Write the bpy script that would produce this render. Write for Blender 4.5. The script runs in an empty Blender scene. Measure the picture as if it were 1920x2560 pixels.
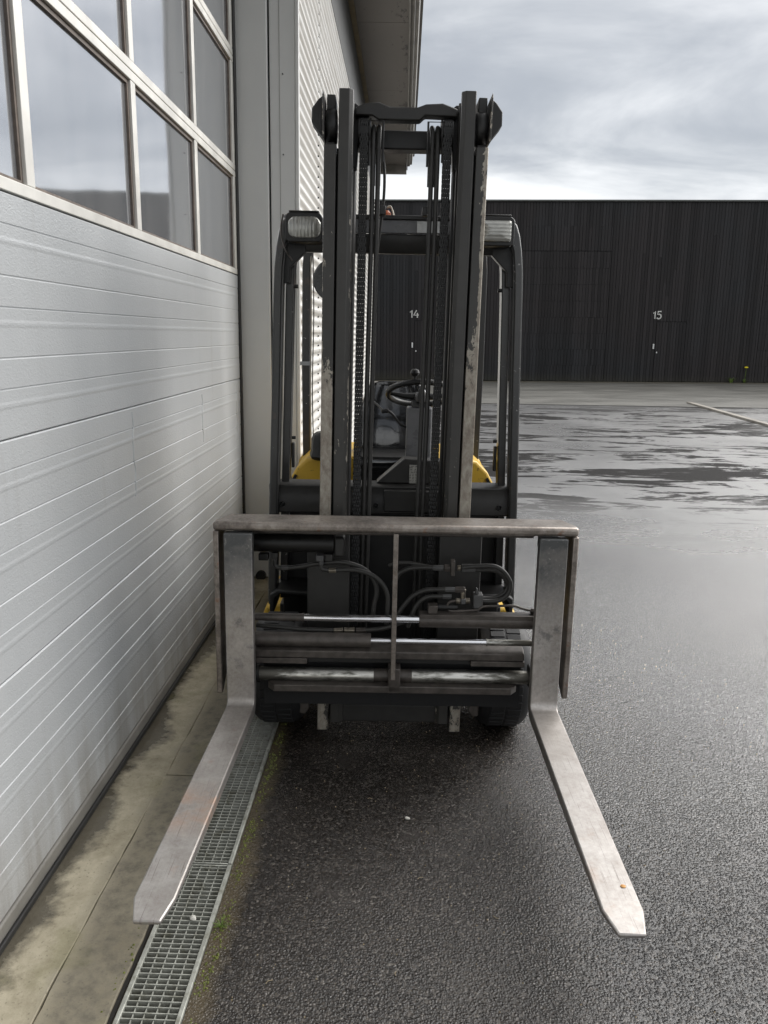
import bpy, math, random
from mathutils import Vector, Matrix

random.seed(7)
R = math.radians
scene = bpy.context.scene
col = scene.collection

# ------------------------------------------------------------------ camera
cam_d = bpy.data.cameras.new('camera')
cam = bpy.data.objects.new('camera', cam_d)
col.objects.link(cam)
YAW, PITCH, ROLL = R(1.1937), R(12.9704), R(1.15)
fw = Vector((-math.sin(YAW) * math.cos(PITCH), math.cos(YAW) * math.cos(PITCH), -math.sin(PITCH)))
r0 = Vector((math.cos(YAW), math.sin(YAW), 0))
d0 = fw.cross(r0)
rt = math.cos(ROLL) * r0 - math.sin(ROLL) * d0
dn = math.sin(ROLL) * r0 + math.cos(ROLL) * d0
mw = Matrix((rt, -dn, -fw)).transposed().to_4x4()
mw.translation = Vector((0, 0, 1.6))
cam.matrix_world = mw
cam_d.sensor_fit = 'VERTICAL'
cam_d.sensor_height = 36.0
cam_d.lens = 1923.0 / 2560.0 * 36.0
cam_d.clip_start = 0.05
cam_d.clip_end = 2000
scene.camera = cam
scene.render.resolution_x, scene.render.resolution_y = 768, 1024

# ------------------------------------------------------------------ sky, sun, exposure
SUN_AZ, SUN_EL = R(56), R(38)          # azimuth from +Y towards +X
sun_dir = Vector((math.sin(SUN_AZ) * math.cos(SUN_EL), math.cos(SUN_AZ) * math.cos(SUN_EL), math.sin(SUN_EL)))
world = bpy.data.worlds.new('World')
scene.world = world
world.use_nodes = True
wt = world.node_tree
wt.nodes.clear()


class NT:
    """small helper for building node trees"""
    def __init__(s, nt):
        s.t = nt

    def n(s, kind, **kw):
        nd = s.t.nodes.new(kind)
        for k, v in kw.items():
            setattr(nd, k, v)
        return nd

    def put(s, sock, v):
        if v is None:
            return
        if isinstance(v, bpy.types.NodeSocket):
            s.t.links.new(v, sock)
        elif isinstance(v, (tuple, list)) and len(v) == 3 and sock.type == 'RGBA':
            sock.default_value = (*v, 1)
        else:
            sock.default_value = v

    def math(s, op, a, b=None, c=None, clamp=False):
        nd = s.n('ShaderNodeMath', operation=op, use_clamp=clamp)
        s.put(nd.inputs[0], a)
        s.put(nd.inputs[1], b)
        s.put(nd.inputs[2], c)
        return nd.outputs[0]

    def vmath(s, op, a, b=None):
        nd = s.n('ShaderNodeVectorMath', operation=op)
        s.put(nd.inputs[0], a)
        s.put(nd.inputs[1], b)
        return nd.outputs[0]

    def mix(s, f, a, b, mode='MIX'):
        nd = s.n('ShaderNodeMix', data_type='RGBA', blend_type=mode)
        s.put(nd.inputs[0], f)
        s.put(nd.inputs[6], a)
        s.put(nd.inputs[7], b)
        return nd.outputs[2]

    def mixf(s, f, a, b):
        nd = s.n('ShaderNodeMix', data_type='FLOAT')
        s.put(nd.inputs[0], f)
        s.put(nd.inputs[2], a)
        s.put(nd.inputs[3], b)
        return nd.outputs[0]

    def noise(s, vec, scale, detail=4, rough=.55, dist=0.0, out=0):
        nd = s.n('ShaderNodeTexNoise')
        s.put(nd.inputs['Vector'], vec)
        nd.inputs['Scale'].default_value = scale
        nd.inputs['Detail'].default_value = detail
        nd.inputs['Roughness'].default_value = rough
        nd.inputs['Distortion'].default_value = dist
        return nd.outputs[out]

    def voro(s, vec, scale, feature='F1', rnd=1.0):
        nd = s.n('ShaderNodeTexVoronoi', feature=feature)
        s.put(nd.inputs['Vector'], vec)
        nd.inputs['Scale'].default_value = scale
        nd.inputs['Randomness'].default_value = rnd
        return nd

    def ramp(s, f, lo, hi, a=0.0, b=1.0, smooth=False):
        nd = s.n('ShaderNodeMapRange')
        if smooth:
            nd.interpolation_type = 'SMOOTHSTEP'
        s.put(nd.inputs[0], f)
        for i, v in enumerate((lo, hi, a, b)):
            nd.inputs[i + 1].default_value = v
        return nd.outputs[0]

    def sep(s, v):
        nd = s.n('ShaderNodeSeparateXYZ')
        s.put(nd.inputs[0], v)
        return nd.outputs

    def comb(s, x, y, z):
        nd = s.n('ShaderNodeCombineXYZ')
        for i, v in enumerate((x, y, z)):
            s.put(nd.inputs[i], v)
        return nd.outputs[0]

    def scale(s, v, sx, sy, sz):
        nd = s.n('ShaderNodeVectorMath', operation='MULTIPLY')
        s.put(nd.inputs[0], v)
        nd.inputs[1].default_value = (sx, sy, sz)
        return nd.outputs[0]

    def bump(s, h, strength=.3, dist=.002, normal=None):
        nd = s.n('ShaderNodeBump')
        nd.inputs['Strength'].default_value = strength
        nd.inputs['Distance'].default_value = dist
        s.put(nd.inputs['Height'], h)
        if normal is not None:
            s.put(nd.inputs['Normal'], normal)
        return nd.outputs[0]


W = NT(wt)
wout = W.n('ShaderNodeOutputWorld')
wbg = W.n('ShaderNodeBackground')
wt.links.new(wbg.outputs[0], wout.inputs[0])
nish = W.n('ShaderNodeTexSky', sky_type='NISHITA')
nish.sun_disc = False
nish.sun_elevation = SUN_EL
nish.sun_rotation = SUN_AZ
tc = W.n('ShaderNodeTexCoord').outputs['Generated']
sx, sy, sz = W.sep(tc)
zz = W.math('ADD', W.math('MAXIMUM', sz, 0.0), 0.10)
pv = W.comb(W.math('DIVIDE', sx, zz), W.math('DIVIDE', sy, zz), 0.0)
big = W.noise(W.vmath('ADD', pv, (2.0, 14.5, 0)), .27, 6, .5, .3)
fine = W.noise(W.vmath('ADD', pv, (1.4, 18.85, 5)), 1.1, 6, .55, .5)
wisp = W.math('MULTIPLY', W.math('ADD', W.math('MULTIPLY', big, 1.4), W.math('MULTIPLY', fine, .75)), .5)
elev_bright = W.ramp(sz, .155, .24, .12, -.03, True)         # bright band low over the horizon
elev_top = W.ramp(sz, .27, .42, 0.0, .11, True)
cl = W.math('ADD', W.math('ADD', wisp, elev_bright), elev_top)
cloud_t = W.ramp(cl, .44, .67, 0, 1, True)
cloud = W.mix(cloud_t, (1.75, 1.85, 2.0), (4.35, 4.37, 4.37))
skycol = W.mix(.95, nish.outputs[0], cloud)
W.put(wbg.inputs[0], skycol)
wbg.inputs[1].default_value = 0.10

sun_l = bpy.data.lights.new('sun', 'SUN')
sun_l.energy = 1.5
sun_l.angle = R(55)
sun_l.color = (1.0, .975, .94)
sun = bpy.data.objects.new('sun', sun_l)
col.objects.link(sun)
sun.rotation_euler = sun_dir.to_track_quat('Z', 'Y').to_euler()

vs = scene.view_settings
vs.view_transform = 'Standard'
vs.look = 'None'
vs.exposure = 1.4
vs.gamma = 1.0
vs.use_curve_mapping = False
scene.cycles.max_bounces = 6
scene.cycles.caustics_reflective = False
scene.cycles.caustics_refractive = False

# ------------------------------------------------------------------ materials
MATS = {}


def new_mat(name):
    m = bpy.data.materials.new(name)
    m.use_nodes = True
    nt = NT(m.node_tree)
    b = m.node_tree.nodes['Principled BSDF']
    MATS[name] = m
    return m, nt, b


def objco(nt):
    return nt.n('ShaderNodeTexCoord').outputs['Object']


def pos(nt):
    return nt.n('ShaderNodeNewGeometry').outputs['Position']


def plain(name, c, rough=.5, metal=0.0, var=.15, scale=30, bump=0.0, bscale=200, spec=None, world=False):
    """one colour broken up by dirt noise"""
    m, t, b = new_mat(name)
    v = pos(t) if world else objco(t)
    nz = t.noise(v, scale, 6, .6)
    nz2 = t.noise(v, scale * .15, 4, .6)
    f = t.math('ADD', t.math('MULTIPLY', nz, .6), t.math('MULTIPLY', nz2, .4))
    lo = tuple(x * (1 - var * 1.6) for x in c)
    hi = tuple(min(1, x * (1 + var * 1.6)) for x in c)
    t.put(b.inputs['Base Color'], t.mix(t.ramp(f, .3, .7), lo, hi))
    t.put(b.inputs['Roughness'], t.ramp(f, .3, .7, max(.03, rough - .1), min(1, rough + .1)))
    b.inputs['Metallic'].default_value = metal
    if spec is not None:
        b.inputs['Specular IOR Level'].default_value = spec
    if bump:
        t.put(b.inputs['Normal'], t.bump(t.noise(v, bscale, 3), bump, .002))
    return m


plain('dark_paint', (.0235, .0225, .021), .42, 0, .25, 25, .08, 300)
plain('black_paint', (.010, .0097, .0094), .45, 0, .3, 25)
plain('brown_black', (.085, .074, .066), .40, .25, .35, 30, .1, 250)
plain('rubber', (.014, .014, .015), .55, 0, .3, 40, .15, 300)
plain('hose_rubber', (.030, .029, .027), .48, 0, .3, 60)
plain('gap_black', (.008, .008, .009), .7, 0, .2)
plain('fitting_steel', (.30, .27, .22), .36, .85, .4, 90)
plain('light_grey_panel', (.17, .17, .175), .3, 0, .12, 14)
plain('white_sticker', (.62, .63, .62), .4, 0, .15, 60)
plain('column_grey', (.70, .705, .69), .42, 0, .035, 3)
plain('trim_white', (.72, .72, .70), .4, 0, .05, 5)
plain('frame_alu', (.74, .725, .68), .40, .15, .10, 8)
plain('frame_dirty', (.16, .13, .11), .55, 0, .35, 20)
plain('seal_black', (.018, .018, .018), .6, 0, .3)
plain('beacon_orange', (.42, .10, .03), .3, 0, .2)
plain('cable_white', (.55, .50, .42), .5)
plain('number_white', (.60, .60, .57), .6, 0, .15, 9)
plain('handle_white', (.75, .75, .74), .4)
plain('roof_edge', (.10, .105, .10), .45, .2, .2, 1)
plain('fascia_grey', (.085, .088, .088), .5, 0, .15, 3)
plain('gutter_grey', (.22, .21, .19), .5, 0, .25, 5)
plain('strip_ochre', (.20, .16, .09), .6, 0, .35, 6)
plain('moss', (.13, .15, .03), .8, 0, .45, 60)
plain('grass_green', (.12, .19, .03), .6, 0, .3, 60)
plain('leaf_orange', (.60, .30, .09), .6, 0, .3, 200)
plain('flower_yellow', (.85, .70, .03), .6, 0, .1)
plain('pebble_white', (.62, .60, .55), .7, 0, .2, 120)
plain('twig_tan', (.30, .24, .15), .8, 0, .2, 120)
plain('line_paint', (.34, .315, .275), .5, 0, .25, 6, world=True)
plain('mirror_dark', (.06, .062, .06), .25, 0, .2)
plain('bolt_steel', (.05, .052, .053), .35, .5, .2)
plain('hub_grey', (.10, .10, .10), .5, .3, .2)
plain('slot_black', (.020, .018, .016), .8, 0, .3)
plain('tape_grey', (.35, .36, .37), .45)


def mat_chrome():
    m, t, b = new_mat('chrome')
    b.inputs['Base Color'].default_value = (.80, .80, .82, 1)
    b.inputs['Metallic'].default_value = 1
    t.put(b.inputs['Roughness'], t.ramp(t.noise(objco(t), 40, 5), .3, .7, .10, .2))


def mat_shaft():
    m, t, b = new_mat('worn_shaft')
    v = objco(t)
    n1 = t.noise(t.scale(v, 1, 4, 4), 14, 8, .65)
    x = t.sep(v)[0]
    endw = t.ramp(t.math('ABSOLUTE', x), .30, .50, 0, .22)
    f = t.ramp(t.math('SUBTRACT', n1, endw), .36, .56)
    t.put(b.inputs['Base Color'], t.mix(f, (.13, .125, .11), (.62, .61, .57)))
    b.inputs['Metallic'].default_value = .95
    t.put(b.inputs['Roughness'], t.mixf(f, .55, .30))


def mat_steel():
    # handled bare steel of the load guard: brown-grey with rubbed light spots
    m, t, b = new_mat('bare_steel')
    v = objco(t)
    n1 = t.noise(v, 9, 8, .65)
    n2 = t.noise(v, 70, 6, .7)
    f = t.math('ADD', t.math('MULTIPLY', n1, .6), t.math('MULTIPLY', n2, .4))
    c = t.mix(t.ramp(f, .36, .62), (.115, .097, .084), (.37, .33, .295))
    c = t.mix(t.ramp(t.noise(v, 23, 6, .7), .60, .72), c, (.24, .13, .085))
    t.put(b.inputs['Base Color'], c)
    b.inputs['Metallic'].default_value = .75
    t.put(b.inputs['Roughness'], t.ramp(f, .3, .7, .52, .34))
    t.put(b.inputs['Normal'], t.bump(n2, .12, .002))


def mat_fork():
    # shank still carries dark blue-grey paint at the top, the blade is rubbed bright
    m, t, b = new_mat('fork_steel')
    v = objco(t)
    x, y, z = t.sep(v)
    n1 = t.noise(v, 11, 8, .65)
    n2 = t.noise(v, 90, 5, .7)
    streak = t.noise(t.scale(v, 60, 1.6, 1.6), 6, 5, .6)
    f = t.math('ADD', t.math('MULTIPLY', n1, .55), t.math('ADD', t.math('MULTIPLY', n2, .35), t.math('MULTIPLY', streak, .10)))
    steel = t.mix(t.ramp(f, .36, .64), (.30, .275, .25), (.52, .49, .465))
    blade = t.mix(t.ramp(f, .34, .62), (.30, .272, .25), (.48, .457, .437))
    onblade = t.ramp(t.math('MULTIPLY', y, -1), .08, .34)
    steel = t.mix(onblade, steel, blade)
    # rust-orange and red rub marks on the blade
    rust = t.math('MULTIPLY', t.ramp(t.noise(t.vmath('ADD', v, (4.3, 1.1, 0)), 7, 6, .65), .57, .70), onblade)
    patch = t.math('MULTIPLY', t.math('MULTIPLY', t.ramp(x, -.45, -.5), t.ramp(t.math('ABSOLUTE', t.math('ADD', y, .66)), .14, .05)), t.ramp(n1, .40, .58))
    rust = t.math('MAXIMUM', rust, t.math('MULTIPLY', patch, .9))
    rust = t.math('MULTIPLY', rust, t.ramp(x, -.1, .1, 1, .35))
    steel = t.mix(t.math('MULTIPLY', rust, .5), steel, (.46, .25, .14))
    # dark paint / grime on the shank
    paint = t.ramp(t.math('ADD', z, t.math('MULTIPLY', t.math('SUBTRACT', n1, .5), .55)), .60, .90)
    grime = t.math('MULTIPLY', t.ramp(t.noise(v, 16, 7, .7), .56, .66), t.ramp(z, .25, .5))
    pm = t.math('MAXIMUM', t.math('MULTIPLY', paint, .92), t.math('MULTIPLY', grime, .55))
    scr = t.ramp(n2, .60, .68)
    pm = t.math('MULTIPLY', pm, t.math('SUBTRACT', 1, t.math('MULTIPLY', scr, .5)))
    c = t.mix(pm, steel, (.062, .068, .071))
    # long dark scratches along the blade
    sc2 = t.math('MULTIPLY', t.ramp(t.noise(t.scale(v, 160, 2.0, 1), 3, 2, .4), .66, .69), onblade)
    c = t.mix(t.math('MULTIPLY', sc2, .6), c, (.16, .14, .13))
    t.put(b.inputs['Base Color'], c)
    t.put(b.inputs['Metallic'], t.mixf(pm, .80, .25))
    t.put(b.inputs['Roughness'], t.math('ADD', t.ramp(f, .3, .7, .52, .38), t.math('MULTIPLY', rust, .15)))
    t.put(b.inputs['Normal'], t.bump(n2, .08, .002))


def mat_rail(name, edge_lo, edge_hi, amount):
    # dark mast paint chipped to bare steel and primer towards the rubbed edge and in the lift range
    m, t, b = new_mat(name)
    v = objco(t)
    x, y, z = t.sep(v)
    ax = t.math('ABSOLUTE', x)
    edge = t.ramp(ax, edge_lo, edge_hi)
    rim = t.ramp(ax, edge_lo + (edge_hi - edge_lo) * .72, edge_hi)
    chips = t.noise(t.scale(v, 1.0, 1.0, .55), 42, 7, .7, .4)
    blot = t.noise(t.scale(v, 1, 1, .6), 7, 5, .6)
    zone = t.math('MULTIPLY', t.ramp(z, 1.66, 1.24, 0, 1, True), t.ramp(z, .70, 1.05, .45, 1, True))
    worn = t.ramp(z, 2.35, 1.80, .45, 1.1, True)
    lvl = t.math('ADD', t.math('ADD', t.math('MULTIPLY', t.math('ADD', t.math('MULTIPLY', edge, .10), t.math('MULTIPLY', rim, .24)), t.math('MULTIPLY', worn, amount)),
                                t.math('MULTIPLY', zone, .27 * amount * amount)),
                 t.math('MULTIPLY', t.math('SUBTRACT', blot, .5), .34 * amount))
    mask = t.ramp(t.math('ADD', chips, lvl), .69, .725)
    steel = t.mix(t.ramp(chips, .35, .7), (.22, .185, .155), (.46, .43, .365))
    paint = t.mix(t.noise(v, 18, 5), (.025, .024, .022), (.053, .0505, .046))
    t.put(b.inputs['Base Color'], t.mix(mask, paint, steel))
    t.put(b.inputs['Metallic'], t.math('MULTIPLY', mask, .45))
    t.put(b.inputs['Roughness'], t.mixf(mask, .40, .50))
    t.put(b.inputs['Normal'], t.bump(t.math('MULTIPLY', mask, -1), .25, .001))


def mat_chain():
    m, t, b = new_mat('chain_steel')
    n = t.noise(objco(t), 120, 4)
    t.put(b.inputs['Base Color'], t.mix(n, (.012, .012, .012), (.035, .035, .035)))
    b.inputs['Metallic'].default_value = .3
    b.inputs['Roughness'].default_value = .45


def mat_yellow():
    m, t, b = new_mat('yellow_paint')
    v = objco(t)
    n = t.noise(v, 9, 7, .65)
    g = t.noise(v, 34, 6, .7)
    c = t.mix(n, (.60, .36, .035), (.78, .50, .055))
    c = t.mix(t.ramp(g, .60, .70), c, (.10, .06, .02))
    t.put(b.inputs['Base Color'], c)
    b.inputs['Roughness'].default_value = .36


def mat_pillar():
    m, t, b = new_mat('pillar_paint')
    v = objco(t)
    chips = t.noise(v, 55, 6, .7)
    blot = t.noise(v, 5, 4, .6)
    mk = t.ramp(t.math('ADD', chips, t.math('MULTIPLY', t.math('SUBTRACT', blot, .5), .3)), .68, .71)
    c = t.mix(t.noise(v, 12, 4), (.021, .0215, .0215), (.043, .043, .042))
    c = t.mix(t.ramp(t.noise(v, 7, 6, .6), .60, .70), c, (.085, .06, .048))
    t.put(b.inputs['Base Color'], t.mix(mk, c, (.50, .50, .48)))
    b.inputs['Roughness'].default_value = .30
    b.inputs['Coat Weight'].default_value = .3
    b.inputs['Coat Roughness'].default_value = .15


def mat_vinyl():
    m, t, b = new_mat('seat_vinyl')
    v = objco(t)
    t.put(b.inputs['Base Color'], t.mix(t.noise(v, 20, 4), (.006, .0062, .007), (.012, .0125, .0135)))
    b.inputs['Roughness'].default_value = .13
    b.inputs['IOR'].default_value = 1.6
    b.inputs['Coat Weight'].default_value = 1.0
    b.inputs['Coat Roughness'].default_value = .06
    t.put(b.inputs['Normal'], t.bump(t.noise(v, 14, 3), .18, .01))


def mat_lens(name, ribs_axis):
    m, t, b = new_mat(name)
    v = objco(t)
    wv = t.n('ShaderNodeTexWave', wave_type='BANDS', bands_direction=ribs_axis)
    t.put(wv.inputs['Vector'], v)
    wv.inputs['Scale'].default_value = 22
    n = t.noise(v, 28, 4)
    c = t.mix(t.math('ADD', t.math('MULTIPLY', wv.outputs[1], .28), t.math('MULTIPLY', n, .72)), (.20, .195, .18), (.62, .62, .57))
    t.put(b.inputs['Base Color'], c)
    b.inputs['Roughness'].default_value = .10
    b.inputs['Metallic'].default_value = .25
    b.inputs['Coat Weight'].default_value = .6
    t.put(b.inputs['Normal'], t.bump(wv.outputs[1], .25, .004))


def mat_door():
    m, t, b = new_mat('door_silver')
    v = pos(t)
    stucco = t.noise(t.scale(v, 1, 85, 150), 1.0, 3, .55, .8)
    fineg = t.noise(v, 240, 2)
    big = t.noise(t.scale(v, 1, 1.4, .35), 1.3, 4)
    dirt = t.noise(t.scale(v, 1, 9, .7), 1.6, 6, .6)
    x, y, z = t.sep(v)
    c = t.mix(t.ramp(big, .3, .7), (.51, .53, .545), (.58, .595, .605))
    low = t.math('MULTIPLY', t.ramp(z, .42, .06), t.ramp(dirt, .32, .62))
    c = t.mix(t.math('MULTIPLY', low, .6), c, (.22, .19, .15))
    c = t.mix(t.math('MULTIPLY', t.ramp(dirt, .60, .75), .16), c, (.30, .28, .25))
    t.put(b.inputs['Base Color'], c)
    b.inputs['Metallic'].default_value = .22
    t.put(b.inputs['Roughness'], t.ramp(big, .3, .7, .30, .40))
    nb = t.bump(stucco, .7, .0016)
    t.put(b.inputs['Normal'], t.bump(t.noise(t.scale(v, 1, 2.2, 1.2), 1.2, 3), .12, .02, nb))


def mat_pane():
    # double acrylic glazing: several reflecting faces over a dim hall
    m, t, b = new_mat('pane_acrylic')
    v = pos(t)
    d = t.noise(t.scale(v, 1, 3, 1), 2.2, 6, .6)
    t.put(b.inputs['Base Color'], t.mix(t.ramp(d, .3, .75), (.24, .25, .265), (.38, .385, .39)))
    t.put(b.inputs['Roughness'], t.ramp(d, .3, .8, .03, .09))
    nb = t.bump(t.noise(v, 1.6, 2), .04, .05)
    t.put(b.inputs['Normal'], nb)
    g = t.n('ShaderNodeBsdfGlossy')
    g.inputs['Color'].default_value = (.86, .88, .92, 1)
    g.inputs['Roughness'].default_value = .05
    t.put(g.inputs['Normal'], nb)
    mx = t.n('ShaderNodeMixShader')
    mx.inputs[0].default_value = .58
    t.t.links.new(b.outputs[0], mx.inputs[1])
    t.t.links.new(g.outputs[0], mx.inputs[2])
    t.t.links.new(mx.outputs[0], t.t.nodes['Material Output'].inputs[0])


def mat_corr():
    m, t, b = new_mat('white_sheet')
    v = pos(t)
    d = t.noise(t.scale(v, 1, .6, 6), 2, 6, .6)
    t.put(b.inputs['Base Color'], t.mix(t.ramp(d, .35, .8), (.85, .84, .81), (.66, .63, .58)))
    b.inputs['Roughness'].default_value = .34


def mat_soffit():
    m, t, b = new_mat('soffit_board')
    v = pos(t)
    x, y, z = t.sep(v)
    n = t.noise(v, .9, 6, .6)
    sp = t.noise(t.scale(v, 3, 1, 1), 5, 7, .7)
    out = t.ramp(x, -.30, -.04)
    stain = t.ramp(t.math('ADD', sp, t.math('MULTIPLY', out, .10)), .64, .70)
    c = t.mix(n, (.11, .10, .09), (.165, .15, .133))
    t.put(b.inputs['Base Color'], t.mix(stain, c, (.045, .04, .035)))
    b.inputs['Roughness'].default_value = .6


def mat_plank():
    m, t, b = new_mat('charred_plank')
    v = pos(t)
    rnd = t.n('ShaderNodeNewGeometry').outputs['Random Per Island']
    grain = t.noise(t.scale(v, 24, 1, .7), 2.0, 6, .65)
    blot = t.noise(t.scale(v, .35, 1, .28), .9, 4, .55)
    x, y, z = t.sep(v)
    f = t.math('ADD', t.math('MULTIPLY', rnd, .62), t.math('MULTIPLY', grain, .5))
    cool = t.mix(t.ramp(f, .25, .95), (.0085, .0092, .0104), (.025, .027, .030))
    warm = t.mix(t.ramp(f, .25, .95), (.0105, .009, .0094), (.028, .0245, .0252))
    c = t.mix(t.ramp(blot, .36, .56), cool, warm)
    c = t.mix(t.math('MULTIPLY', t.ramp(z, .45, .12), .35), c, (.06, .058, .035))
    t.put(b.inputs['Base Color'], c)
    b.inputs['Roughness'].default_value = .62
    b.inputs['Specular IOR Level'].default_value = .35


def mat_asphalt():
    m, t, b = new_mat('wet_asphalt')
    v = pos(t)
    x, y, z = t.sep(v)
    v2 = t.comb(x, y, 0.0)
    wob = t.vmath('ADD', v2, t.scale(t.noise(v2, 140, 2, .5, 0, 1), .006, .006, 0))
    vo = t.voro(wob, 150)
    vr = t.sep(vo.outputs['Color'])
    big = t.noise(v2, .55, 5, .55, .3)
    mid = t.noise(v2, 3.5, 6, .6)
    fin = t.noise(v2, 26, 5, .65)
    # the eave keeps a strip along the wall merely damp; past the drip line lies a water film
    film = t.ramp(t.math('ADD', x, t.math('ADD', t.math('MULTIPLY', t.math('SUBTRACT', mid, .5), .35), t.math('MULTIPLY', t.math('SUBTRACT', big, .5), .45))), .38, .78, 0, 1, True)
    damp = t.mix(t.ramp(mid, .3, .7), (.0085, .0064, .0052), (.0185, .0146, .0118))
    filmc = t.mix(t.ramp(mid, .3, .7), (.010, .0094, .0091), (.020, .0192, .0188))
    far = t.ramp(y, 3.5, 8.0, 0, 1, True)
    filmc = t.mix(t.math('MULTIPLY', far, .8), filmc, (.135, .135, .137))  # paler with distance: sky sheen of the wet yard put into base colour
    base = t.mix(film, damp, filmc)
    stone = t.ramp(vr[0], .62, 1.0, 0, .7)
    base = t.mix(stone, base, (.082, .071, .061))
    base = t.mix(t.ramp(vr[1], .965, .99, 0, .6), base, (.17, .155, .135))
    vb_ = t.voro(wob, 85)
    vbr = t.sep(vb_.outputs['Color'])
    base = t.mix(t.math('MULTIPLY', t.ramp(vbr[0], .86, .90, 0, .55), t.ramp(vb_.outputs['Distance'], .45, .35)), base, (.105, .092, .080))
    base = t.mix(t.math('MULTIPLY', t.ramp(t.noise(v2, 1.1, 4, .6, .6), .58, .70), .45), base, (.010, .009, .0085))
    # edge of the strip along the drain is silted brown
    silt = t.ramp(t.math('ADD', x, t.math('ADD', t.math('MULTIPLY', t.math('SUBTRACT', mid, .5), .10), t.math('MULTIPLY', t.math('SUBTRACT', fin, .5), .08))), -.41, -.46)
    base = t.mix(t.math('MULTIPLY', silt, .7), base, (.10, .076, .042))
    # rough, half dry drag marks in the open yard
    st = t.noise(t.scale(v2, .40, 1.0, 1), 1.5, 9, .68, .8)
    st2 = t.noise(t.scale(v2, .12, .30, 1), 1.0, 4, .5, .3)
    st3 = t.noise(t.scale(v2, 1.2, 4.5, 1), 1.6, 6, .65, .5)
    sm = t.math('ADD', t.math('ADD', t.math('MULTIPLY', st, .5), t.math('MULTIPLY', st2, .30)), t.math('MULTIPLY', st3, .20))
    dry = t.ramp(sm, .484, .522, 0, 1, True)
    dry = t.math('MULTIPLY', dry, t.math('MULTIPLY', t.ramp(y, 5.5, 8.5, 0, 1, True), t.ramp(t.noise(v2, .10, 2), .36, .48, .55, 1)))
    base = t.mix(t.math('MULTIPLY', dry, .92), base, (.013, .0122, .0118))
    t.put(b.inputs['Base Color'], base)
    wet = t.mixf(film, t.ramp(mid, .3, .7, .15, .30), t.math('ADD', t.ramp(big, .35, .65, .09, .17), t.math('MULTIPLY', far, .18)))
    t.put(b.inputs['Roughness'], t.mixf(dry, wet, .6))
    t.put(b.inputs['Specular IOR Level'], t.mixf(dry, .9, .4))
    t.put(b.inputs['IOR'], t.mixf(dry, t.mixf(film, 1.40, t.ramp(y, 1.6, 5.0, 1.52, 2.2, True)), 1.16))
    h = t.math('ADD', t.ramp(vo.outputs['Distance'], 0, .65, 1, 0), t.math('MULTIPLY', t.noise(v2, 120, 4, .75), 1.0))
    bm = t.n('ShaderNodeBump')
    t.put(bm.inputs['Height'], h)
    bm.inputs['Distance'].default_value = .0032
    t.put(bm.inputs['Strength'], t.math('MULTIPLY', t.mixf(film, .75, t.ramp(y, 1.2, 6.0, 1.0, .55, True)), t.ramp(big, .35, .65, .8, 1.15)))
    t.put(b.inputs['Normal'], bm.outputs[0])


def mat_apron():
    m, t, b = new_mat('old_tarmac')
    v = pos(t)
    x, y, z = t.sep(v)
    v2 = t.comb(x, y, 0.0)
    n = t.noise(t.scale(v2, .4, 1.1, 1), 1.3, 7, .6, .4)
    g = t.noise(v2, 40, 4, .6)
    c = t.mix(t.ramp(n, .35, .65), (.105, .102, .092), (.165, .16, .145))
    c = t.mix(t.ramp(g, .6, .75, 0, .4), c, (.07, .065, .06))
    c = t.mix(t.math('MULTIPLY', t.ramp(y, 26.0, 26.6), .6), c, (.10, .085, .05))
    t.put(b.inputs['Base Color'], c)
    t.put(b.inputs['Roughness'], t.ramp(n, .35, .65, .42, .62))
    t.put(b.inputs['Normal'], t.bump(g, .4, .004))


def mat_concrete():
    m, t, b = new_mat('stained_concrete')
    v = pos(t)
    x, y, z = t.sep(v)
    n1 = t.noise(v, 3.2, 7, .62, .3)
    n2 = t.noise(v, 30, 6, .65)
    n3 = t.noise(v, 130, 3)
    c = t.mix(t.ramp(t.math('ADD', t.math('MULTIPLY', n1, .6), t.math('MULTIPLY', n2, .4)), .36, .64), (.30, .262, .182), (.56, .505, .38))
    c = t.mix(t.ramp(n3, .62, .72, 0, .5), c, (.09, .08, .06))
    # damp, dark strip beside the drain and wet tongues below the door
    damp = t.ramp(t.math('ADD', x, t.math('MULTIPLY', t.math('SUBTRACT', n1, .5), .22)), -.86, -.79)
    c = t.mix(t.math('MULTIPLY', damp, t.ramp(n2, .35, .65, .35, .8)), c, (.085, .076, .060))
    wn = t.noise(t.comb(0.0, y, 0.0), 1.7, 4, .55)
    wet = t.ramp(t.math('SUBTRACT', t.math('ADD', x, t.math('ADD', t.math('MULTIPLY', t.math('SUBTRACT', n2, .5), .10), t.math('MULTIPLY', t.math('SUBTRACT', n1, .5), .16))),
                        t.math('MULTIPLY', t.ramp(wn, .42, .62), .08)), -.955, -1.005)
    c = t.mix(t.math('MULTIPLY', wet, .75), c, (.055, .050, .042))
    gr = t.ramp(t.noise(v, 5, 6, .6), .56, .68)
    c = t.mix(t.math('MULTIPLY', gr, .35), c, (.17, .165, .065))
    t.put(b.inputs['Base Color'], c)
    t.put(b.inputs['Roughness'], t.mixf(wet, .62, .25))
    t.put(b.inputs['Normal'], t.bump(t.math('ADD', n2, t.math('MULTIPLY', n3, .6)), .35, .004))


def mat_galv():
    m, t, b = new_mat('galvanised')
    v = pos(t)
    vo = t.voro(v, 70)
    n = t.noise(v, 22, 6, .65)
    c = t.mix(t.sep(vo.outputs['Color'])[0], (.33, .335, .30), (.46, .465, .42))
    c = t.mix(t.ramp(n, .52, .68, 0, .75), c, (.17, .16, .11))
    t.put(b.inputs['Base Color'], c)
    b.inputs['Metallic'].default_value = .3
    b.inputs['Roughness'].default_value = .5


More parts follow.
